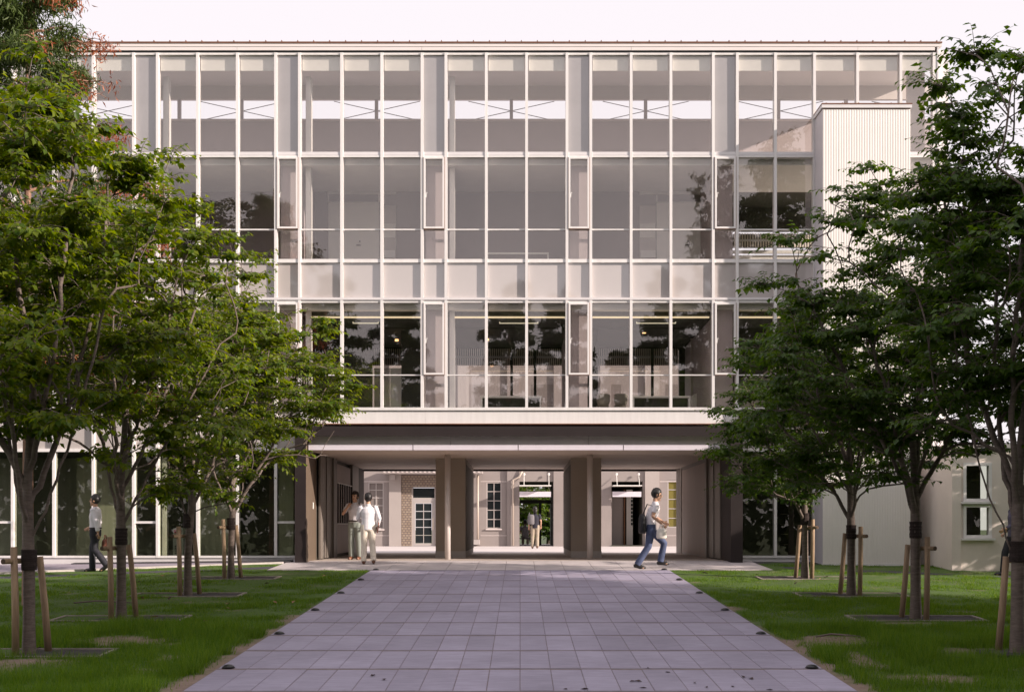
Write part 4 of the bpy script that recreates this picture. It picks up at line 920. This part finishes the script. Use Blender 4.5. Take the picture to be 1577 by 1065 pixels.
# ------------------------------------------------------------------ grass, weeds, leaves, path lights
def blades(xa, xb, ya, yb, dens, hmin, hmax, wid, seed):
    g = np.random.default_rng(seed); n = int((xb - xa) * (yb - ya) * dens); x = g.uniform(xa, xb, n); y = g.uniform(ya, yb, n)
    cl = noise2(x + 30, y + 30, 1.1); cl2 = noise2(x + 20, y + 70, 3.7)
    keep = (g.random(n) > soil(x, y) * .96) & (np.abs(x) / y < .47)
    for (sx_, k), xr in XROW.items(): keep &= ~((np.abs(x - xr) < .98) & (np.abs(y - ROW[k]) < .33))
    for sgn, p in ((-1, ((-20, 24.0), (-12.2, 25.9), (-5.7, 28.25))), (1, ((5.7, 28.4), (12, 25.9), (20, 23.6)))):
        lo = np.interp(x, [q[0] for q in p], [q[1] for q in p]); hi = np.interp(x, [q[0] for q in p], [q[1] + .75 for q in p]); keep &= ~((np.sign(x) == sgn) & (y > lo) & (y < hi))
    if True: lim = np.interp(x, [-20, -12.2, -5.75, 5.7, 20], [24.78, 27.44, 29.8, 29.8, 30.5]); keep &= y < lim
    keep &= ~((np.abs(x) < 5.72) & (y > 27.72))
    x, y, cl, cl2 = x[keep], y[keep], cl[keep], cl2[keep]; n = len(x)
    h = (hmin + (hmax - hmin) * g.random(n) ** 1.6) * (.45 + 1.0 * cl * cl2 * 2); z = gz(x, y) - .04
    a = g.uniform(0, 2 * np.pi, n); wx, wy = np.cos(a) * wid, np.sin(a) * wid; lx, ly = g.normal(0, .33, n) * h, g.normal(0, .33, n) * h
    V = np.stack([np.stack([x - wx, y - wy, z], 1), np.stack([x + wx, y + wy, z], 1), np.stack([x + lx, y + ly, z + h], 1)], 1).reshape(-1, 3)
    return V
Vg = [blades(a, b, y0, y1, d, h0, h1, w_, sd) for sd, (a, b, y0, y1, d, h0, h1, w_) in enumerate([
    (-8.2, -3.42, 10.2, 17.5, 4000, .05, .21, .0042), (3.42, 8.2, 10.2, 17.5, 4000, .05, .21, .0042),
    (-10.5, -3.40, 17.5, 22.5, 2600, .035, .085, .0052), (3.40, 10.5, 17.5, 22.5, 2600, .035, .085, .0052),
    (-14, -3.38, 22.5, 30, 1300, .03, .065, .0068), (3.38, 14, 22.5, 30, 1300, .03, .065, .0068)])]
Vg = np.concatenate(Vg); tag(npmesh('grass', Vg, np.arange(len(Vg)).reshape(-1, 3), M_grass), 'green lawn grass on both sides of the path', 'grass', kind='stuff')

for s in (-1, 1):
    for k, y in enumerate((27.85 - .12, 25.1, 22.3, 19.5, 16.6, 13.7)):
        x = s * 3.24; z = float(gz(np.float64(x), np.float64(y)))
        nth = ('sixth', 'fifth', 'fourth', 'third', 'second', 'nearest')[k]
        t = thing('path_light', f'small black domed path light, {nth} from the camera on the {"left" if s < 0 else "right"} edge', 'light', (x, y, z), 0, 'domed lights along the path edges')
        MB().ell((x, y, z + .004), (.068, .068, .034), 16, 6, 0.).build('dome', M_dome, t, True); MB().tube([(x, y, z + .001), (x, y, z + .005)], .074, 16).build('rim', M_frame, t)

lf = MB(); lf.v = [(-.05, 0, .002), (-.015, -.022, .012), (.05, 0, .003), (-.01, .022, .014), (.0, .0, .0)]; lf.f = [(0, 1, 4), (1, 2, 4), (2, 3, 4), (3, 0, 4)]
lme = lf.mesh('fallen_leaf'); lme.materials.append(M_leafdead); lme2 = lf.mesh('fallen_leaf'); lme2.materials.append(M_leafpale)
rs = random.Random(4)
spots = [(998, 1028), (1028, 1035), (975, 1049), (983, 1049), (1070, 1051), (990, 1059), (1129, 1057), (1145, 1042), (1157, 1045), (1088, 1058), (591, 1046), (574, 1040), (871, 1061), (900, 1061), (1185, 1062)]
for (px, py) in spots: 
    y = FPX * 2.145 / (py - 730); x = PX(px, y); o = bpy.data.objects.new('fallen_leaf', lme); C.objects.link(o); o.location = (x, y, float(gz(np.float64(x), np.float64(y))) + .004); o.rotation_euler = (.04, 0, rs.uniform(0, 6)); sc_ = rs.uniform(.7, 1.2); o.scale = (sc_,) * 3
    tag(o, 'small dark fallen leaf lying on the paving slabs', 'leaf', 'fallen leaves on the path')
for _ in range(34):
    s = rs.choice((-1, 1)); y = rs.uniform(14, 27); x = s * rs.uniform(3.6, 8.5); o = bpy.data.objects.new('fallen_leaf', lme2 if rs.random() < .5 else lme); C.objects.link(o); o.location = (x, y, float(gz(np.float64(x), np.float64(y))) + .03); o.rotation_euler = (rs.uniform(-.4, .4), rs.uniform(-.4, .4), rs.uniform(0, 6)); sc_ = rs.uniform(.8, 1.6); o.scale = (sc_,) * 3
    tag(o, 'dry fallen leaf lying in the lawn grass', 'leaf', 'fallen leaves on the lawn')
for (px, py, l) in ((160, 929, .5), (1292, 982, .3)):
    y = FPX * 2.145 / (py - 730); x = PX(px, y); z = float(gz(np.float64(x), np.float64(y))) + .02
    tag(MB().tube([(x - l, y, z), (x - l * .3, y + .05, z + .03), (x + l * .4, y - .03, z + .02), (x + l, y + .05, z)], [.012, .014, .012, .006], 6).build('fallen_twig', M_bark), f'thin dark twig lying on the {"left" if px < 800 else "right"} lawn', 'twig')

# ------------------------------------------------------------------ people
def remesh(mb, name, m, parent, vox, smooth_it=2):
    me = mb.mesh(name + '_src'); o = bpy.data.objects.new(name + '_src', me); C.objects.link(o)
    md = o.modifiers.new('r', 'REMESH'); md.mode = 'VOXEL'; md.voxel_size = vox
    if smooth_it: ms = o.modifiers.new('s', 'SMOOTH'); ms.iterations = smooth_it; ms.factor = .5
    dg = bpy.context.evaluated_depsgraph_get(); dg.update(); ev = o.evaluated_get(dg); m2 = bpy.data.meshes.new_from_object(ev)
    bpy.data.objects.remove(o); m2.name = name; m2.materials.clear(); m2.materials.append(m); m2.polygons.foreach_set('use_smooth', [True] * len(m2.polygons))
    r = bpy.data.objects.new(name, m2); C.objects.link(r); r.parent = parent; return r
def V3(*a): return Vector(a)
def hand(mb, wrist, d, palm_n, curl=.5, L=.17):
    """palm and five fingers: d along the hand, palm_n out of the palm"""
    d = Vector(d).normalized(); nrm = Vector(palm_n); nrm = (nrm - d * nrm.dot(d)).normalized(); sx = d.cross(nrm); w0 = Vector(wrist)
    mb.tube([w0 - d * .02, w0 + d * .035, w0 + d * .085], [.024, .036, .037], 10, [.02, .016, .014])
    for k, (off, ln) in enumerate(((-.028, .062), (-.010, .072), (.010, .068), (.028, .054))):
        a = w0 + d * .078 + sx * off; b = a + (d + nrm * curl * .5).normalized() * ln * .5; c = b + (d * (1 - curl) + nrm * curl).normalized() * ln * .5
        mb.tube([a, b, c], [.0095, .009, .0075], 6)
    a = w0 + d * .025 - sx * .028; b = a + (d * .6 - sx * .6 + nrm * .35).normalized() * .035; c = b + (d * .85 - sx * .1 + nrm * .4).normalized() * .03
    mb.tube([a, b, c], [.0125, .011, .008], 6)
def person(label, loc, rz, H, J, col, sleeves='short', long_hair=False, group='people in front of the building', head_turn=0., head_tilt=0.):
    """J: joints in metres for a 1.7 m figure facing +Y: knee/ankle per leg, elbow/wrist per arm (R = +x), lean"""
    t = thing('person', label, 'person', loc, rz, group); k = H / 1.7; t.scale = (k, k, k)
    hipz = J.get('hip', .90); lean = Vector((0, J.get('lean', 0.), 0)); hx = .085
    pel = V3(0, 0, hipz); ch = V3(0, 0, hipz + .36) + lean * .6; nb = V3(0, 0, hipz + .53) + lean; hd = nb + V3(0, .02, .175) + lean * .2
    sh = {1: nb + V3(.175, 0, -.045), -1: nb + V3(-.175, 0, -.045)}; hip = {1: pel + V3(hx, 0, 0), -1: pel + V3(-hx, 0, 0)}
    b = MB()
    b.tube([pel + V3(0, 0, -.09), pel + V3(0, 0, .05), pel + V3(0, 0, .16), ch, nb + V3(0, 0, -.07), nb + V3(0, 0, 0)], [.12, .15, .135, .155, .15, .06], 16, [.09, .105, .095, .11, .085, .055])
    b.tube([nb + V3(0, -.005, -.04), nb + V3(0, .008, .10)], [.056, .052], 12)
    hr = Matrix.Rotation(head_turn, 3, 'Z') @ Matrix.Rotation(head_tilt, 3, 'X')
    def hp(x, y, z): return hd + hr @ (Vector((x, y, z)) * 1.08)
    hb = MB(); hb.ell((0, -.01, .03), (.074, .094, .090), 18, 12); hb.ell((0, .022, -.045), (.056, .066, .068), 16, 10); hb.ell((0, .092, -.012), (.013, .02, .022), 8, 6)
    hb.ell((.077, -.008, -.008), (.012, .022, .034), 8, 6); hb.ell((-.077, -.008, -.008), (.012, .022, .034), 8, 6); hb.ell((0, .066, -.095), (.028, .024, .022), 8, 6)
    o = len(b.v); b.v += [tuple(hp(*v)) for v in hb.v]; b.f += [tuple(o + i for i in f) for f in hb.f]
    sg = MB(); tr = MB(); shoe = []
    for s in (1, -1):
        kn, an = V3(*J['knee%+d' % s]), V3(*J['ankle%+d' % s]); el, wr = V3(*J['elbow%+d' % s]), V3(*J['wrist%+d' % s])
        b.tube([hip[s], (hip[s] + kn) / 2, kn, kn * .6 + an * .4, an], [.08, .07, .052, .055, .036], 12)
        toe = V3(*J.get('toe%+d' % s, (0, 1, 0))).normalized(); hl = an - toe * .05 + V3(0, 0, -.045)
        b.tube([an + V3(0, 0, .01), an + toe * .04 - V3(0, 0, .05), an + toe * .15 - V3(0, 0, .062)], [.036, .04, .03], 10)
        b.tube([sh[s], (sh[s] + el) / 2, el, el * .6 + wr * .4, wr], [.052, .046, .037, .036, .025], 12)
        hd_ = J.get('hand%+d' % s, tuple(wr - el)); hand(b, wr, hd_, J.get('palm%+d' % s, (-s, .2, 0)), J.get('curl%+d' % s, .45))
        # trousers, sleeves, shoes
        tr.tube([hip[s] + V3(0, 0, .06), hip[s] - V3(0, 0, .05), (hip[s] + kn) / 2, kn, kn * .5 + an * .5, an + V3(0, 0, -.015)], [.10, .105, .092, .076, .074, .070], 14)
        if sleeves == 'short': sg.tube([sh[s] * .85 + V3(0, 0, nb.z - .05) * .15, sh[s], sh[s] * .3 + el * .7], [.07, .072, .062], 12)
        else: sg.tube([sh[s] * .85 + V3(0, 0, nb.z - .05) * .15, sh[s], (sh[s] + el) / 2, el, el * .15 + wr * .85], [.07, .07, .062, .054, .046], 12)
        q = an + V3(0, 0, -.05)
        sm = MB(); sm.tube([q - toe * .075 + V3(0, 0, .005), q - toe * .04 + V3(0, 0, .012), q + toe * .05 + V3(0, 0, .006), q + toe * .13 - V3(0, 0, .006), q + toe * .185 - V3(0, 0, .012)], [.028, .042, .046, .046, .026], 12, [.022, .046, .042, .03, .018]); shoe.append(sm)
    body = remesh(b, 'body', M_skin, t, .0085, 2)
    tr.tube([pel + V3(0, 0, -.09), pel + V3(0, 0, .05), pel + V3(0, 0, .11)], [.14, .168, .158], 16, [.11, .122, .115])
    remesh(tr, 'trousers', col['trousers'], t, .013, 2)
    drop = .05 if J.get('tuck') else -.06
    sg.tube([pel + V3(0, 0, drop), pel + V3(0, 0, .10), pel + V3(0, 0, .2), ch, nb + V3(0, 0, -.075), nb + V3(0, 0, -.005)], [.175, .168, .162, .178, .168, .075], 16, [.128, .122, .118, .128, .105, .07])
    remesh(sg, 'shirt', col['shirt'], t, .012, 2)
    MB().tube([nb + V3(0, -.005, -.01), nb + V3(0, 0, .03)], [.074, .064], 14, [.07, .06]).build('collar', col.get('collar', col['shirt']), t, True, True)
    if J.get('tuck'): MB().tube([pel + V3(0, 0, .068), pel + V3(0, 0, .102)], [.179, .179], 20, [.132, .132]).build('belt', M_belt, t, True, True)
    for sm in shoe: sm.build('shoe', col['shoe'], t, True, True)
    hm = MB(); hm.ell((0, -.020, .030), (.089, .103, .108), 24, 18)
    keep = [f for f in hm.f if not all((hm.v[i][1] > .022 and hm.v[i][2] < .052) or hm.v[i][2] < -.07 - .0 * i for i in f)]
    rh = random.Random(int(H * 1000)); hm.f = keep; hm.v = [tuple(hp(*(Vector(v) * (1 + rh.uniform(-.03, .06)) + Vector((0, 0, .004 * math.sin(60 * v[0])))))) for v in hm.v]; ho = hm.build('hair', M_hair, t, True, True)
    sol = ho.modifiers.new('thick', 'SOLIDIFY'); sol.thickness = .012; sol.offset = -1
    if long_hair: hm2 = MB(); hm2.tube([hp(0, -.05, .03), hp(0, -.075, -.06), hp(0, -.07, -.14)], [.08, .08, .06], 14, [.05, .045, .03]); hm2.build('hair', M_hair, t, True, True)
    for s in (1, -1): 
        e = MB(); e.ell((0, 0, 0), (.013, .006, .007), 8, 6); e.v = [tuple(hp(v[0] + s * .030, v[1] + .078, v[2] + .006)) for v in e.v]; e.build('eye', M_eye, t, True, True)
        e = MB(); e.ell((0, 0, 0), (.018, .006, .004), 8, 6); e.v = [tuple(hp(v[0] + s * .031, v[1] + .080, v[2] + .026)) for v in e.v]; e.build('eyebrow', M_hair, t, True, True)
    e = MB(); e.ell((0, 0, 0), (.021, .006, .006), 10, 6); e.v = [tuple(hp(v[0], v[1] + .083, v[2] - .058)) for v in e.v]; e.build('mouth', M_lip, t, True, True)
    return t
STAND = {'knee+1': (.10, .02, .49), 'ankle+1': (.11, -.02, .085), 'knee-1': (-.10, .02, .49), 'ankle-1': (-.11, -.02, .085), 'elbow+1': (.245, -.03, 1.10), 'wrist+1': (.25, .06, .86), 'elbow-1': (-.245, -.03, 1.10), 'wrist-1': (-.25, .06, .86)}
def pose(**k): d = dict(STAND); d.update({a.replace('p1', '+1').replace('m1', '-1'): v for a, v in k.items()}); return d
# walking man on the left, facing left
x = PX(147, 28.1); z = float(gz(np.float64(x), np.float64(28.1)))
A = person('man in white shirt and dark trousers walking left past the glass front', (x, 28.1, z - .03), R(90), 1.72, pose(kneep1=(.09, .10, .50), anklep1=(.09, .10, .085), kneem1=(-.09, -.02, .49), anklem1=(-.09, -.28, .17), toem1=(0, .8, -.5), elbowp1=(.24, -.02, 1.12), wristp1=(.22, .20, 1.00), elbowm1=(-.24, -.10, 1.12), wristm1=(-.24, -.14, .88), tuck=1), dict(shirt=M_shirt, trousers=M_blacktr, shoe=M_shoeb), 'long')
def bag(name, label, cat, loc, rz, m, w, d, h, strap=None):
    t = thing(name, label, cat, loc, rz); bm = MB(); bm.tube([(0, 0, -h / 2), (0, 0, -h * .35), (0, 0, h * .3), (0, 0, h / 2)], [w * .42, w * .52, w * .5, w * .40], 16, [d * .42, d * .55, d * .5, d * .3]); bm.build('bag_body', m, t, True, True)
    if strap: MB().tube(strap, .014, 6).build('strap', m, t, True, True)
    return t
bag('briefcase', 'brown red bag hanging from the walking man on the left', 'bag', (x + .14, 28.1 + .25, z + .58), R(90), M_bagr, .30, .12, .26, [(-.07, 0, .11), (-.05, 0, .22), (.05, 0, .22), (.07, 0, .11)])
# the two men talking at the portal
B_ = person('man in white polo facing the camera with a hand raised to his chin', (PX(547, 31.9), 31.9, 0), R(180 - 14), 1.72, pose(elbowp1=(.30, .10, 1.16), wristp1=(.12, .20, 1.34), handp1=(-.5, -.1, .8), palmp1=(-.3, -1, 0), curlp1=.8, kneem1=(-.11, .03, .49), tuck=1), dict(shirt=M_shirt, trousers=M_greytr, shoe=M_shoe), head_turn=R(-6))
C_ = person('man in white jacket and cream trousers seen from behind at the portal', (PX(567, 29.5), 29.5, float(gz(np.float64(0), np.float64(29.5)))), R(8), 1.66, pose(elbowp1=(.27, -.06, 1.12), wristp1=(.22, .02, .90), elbowm1=(-.25, .06, 1.12), wristm1=(-.16, .22, 1.02), kneep1=(.10, .0, .49), anklep1=(.13, -.09, .10)), dict(shirt=M_jacket, trousers=M_creamtr, shoe=M_shoe, collar=M_jacket), 'long')
fo = thing('folder', 'red brown folder tucked under the arm of the man in white jacket', 'folder', (PX(567, 29.5) + .24, 29.52, .86), R(8))
f1 = MB().box(-.012, .012, -.15, .12, -.11, .11).build('cover', M_folder, fo, local=True); f1.rotation_euler = (.5, .15, 0); f2 = MB().box(-.024, -.013, -.14, .11, -.10, .10).build('sheets', M_paper, fo, local=True); f2.rotation_euler = (.5, .15, 0)
# walking man with shoulder bag, facing right
x = PX(1002, 28.1); z = float(gz(np.float64(0), np.float64(28.1)))
D_ = person('man in white shirt and blue jeans striding right with a black shoulder bag', (x, 28.1, z), R(-90), 1.80, pose(hip=.88, lean=.10, kneep1=(.09, -.06, .47), anklep1=(.09, -.30, .10), toep1=(0, 1, -.15), kneem1=(-.09, .30, .54), anklem1=(-.09, .22, .16), toem1=(0, 1, .05), elbowp1=(.25, .02, 1.12), wristp1=(.20, .22, .96), elbowm1=(-.25, .10, 1.12), wristm1=(-.20, .30, 1.0)), dict(shirt=M_shirt, trousers=M_jeans, shoe=M_shoeb), head_tilt=R(-10))
bag('shoulder_bag', 'black shoulder bag on the back of the striding man', 'bag', (x - .20, 28.0, z + 1.02), R(-90), M_bag, .34, .17, .44, [(.10, .0, .2), (.10, .10, .44), (.02, .26, .40), (-.10, .14, .1)])
bag('paper_bag', 'pale paper bag carried low by the striding man', 'bag', (x + .22, 27.86, z + .80), R(-90), M_paper, .10, .22, .24, [(0, -.05, .1), (0, -.02, .2), (0, .02, .2), (0, .05, .1)])
# woman with backpack far down the passage, someone seated beyond her
x = PX(824, 48.8)
E_ = person('person in dark top and khaki trousers walking away across the courtyard', (x, 48.8, 0), 0, 1.62, pose(anklep1=(.09, -.10, .10), kneep1=(.09, .03, .49), elbowp1=(.24, -.02, 1.12), wristp1=(.24, .08, .9)), dict(shirt=M_navy, trousers=M_khaki, shoe=M_shoe), long_hair=True)
bag('backpack', 'grey patterned backpack worn by the person crossing the courtyard', 'bag', (x - .16, 48.66, 1.14), 0, M_bagg, .26, .16, .40, [(-.08, 0, .2), (-.06, .14, .28), (-.06, .2, .1)])
x = PX(809, 60.5)
st = thing('garden_bench', 'low bench beyond the passage with a seated person in white', 'bench', (x, 60.5, -.1))
box('seat', M_skirt, st, x - .5, x + .5, 60.4, 60.75, .26, .32)
for q in (-.45, .45): box('leg', M_skirt, st, x + q - .04, x + q + .04, 60.42, 60.7, -.1, .259)
person('person in white shirt seated with back turned beyond the passage', (x, 60.55, -.06), 0, 1.68, pose(hip=.45, kneep1=(.12, .42, .46), anklep1=(.12, .45, .085), kneem1=(-.12, .42, .46), anklem1=(-.12, .45, .085), elbowp1=(.27, .10, .68), wristp1=(.18, .32, .58), elbowm1=(-.27, .10, .68), wristm1=(-.18, .32, .58), lean=.06), dict(shirt=M_shirt, trousers=M_khaki, shoe=M_shoeb))
# walker at the right edge behind the near tree
x = PX(1562, 27.0); z = float(gz(np.float64(x), np.float64(27.0)))
person('person in plum shirt and black trousers walking at the right edge behind a trunk', (x, 27.0, z - .03), R(88), 1.76, pose(kneep1=(.09, .16, .50), anklep1=(.09, .20, .10), kneem1=(-.09, -.04, .49), anklem1=(-.09, -.30, .17), toem1=(0, .8, -.5), elbowp1=(.25, -.06, 1.12), wristp1=(.24, .10, .94), elbowm1=(-.25, .06, 1.12), wristm1=(-.22, .26, 1.0)), dict(shirt=M_plum, trousers=M_blacktr, shoe=M_shoeb), 'long')
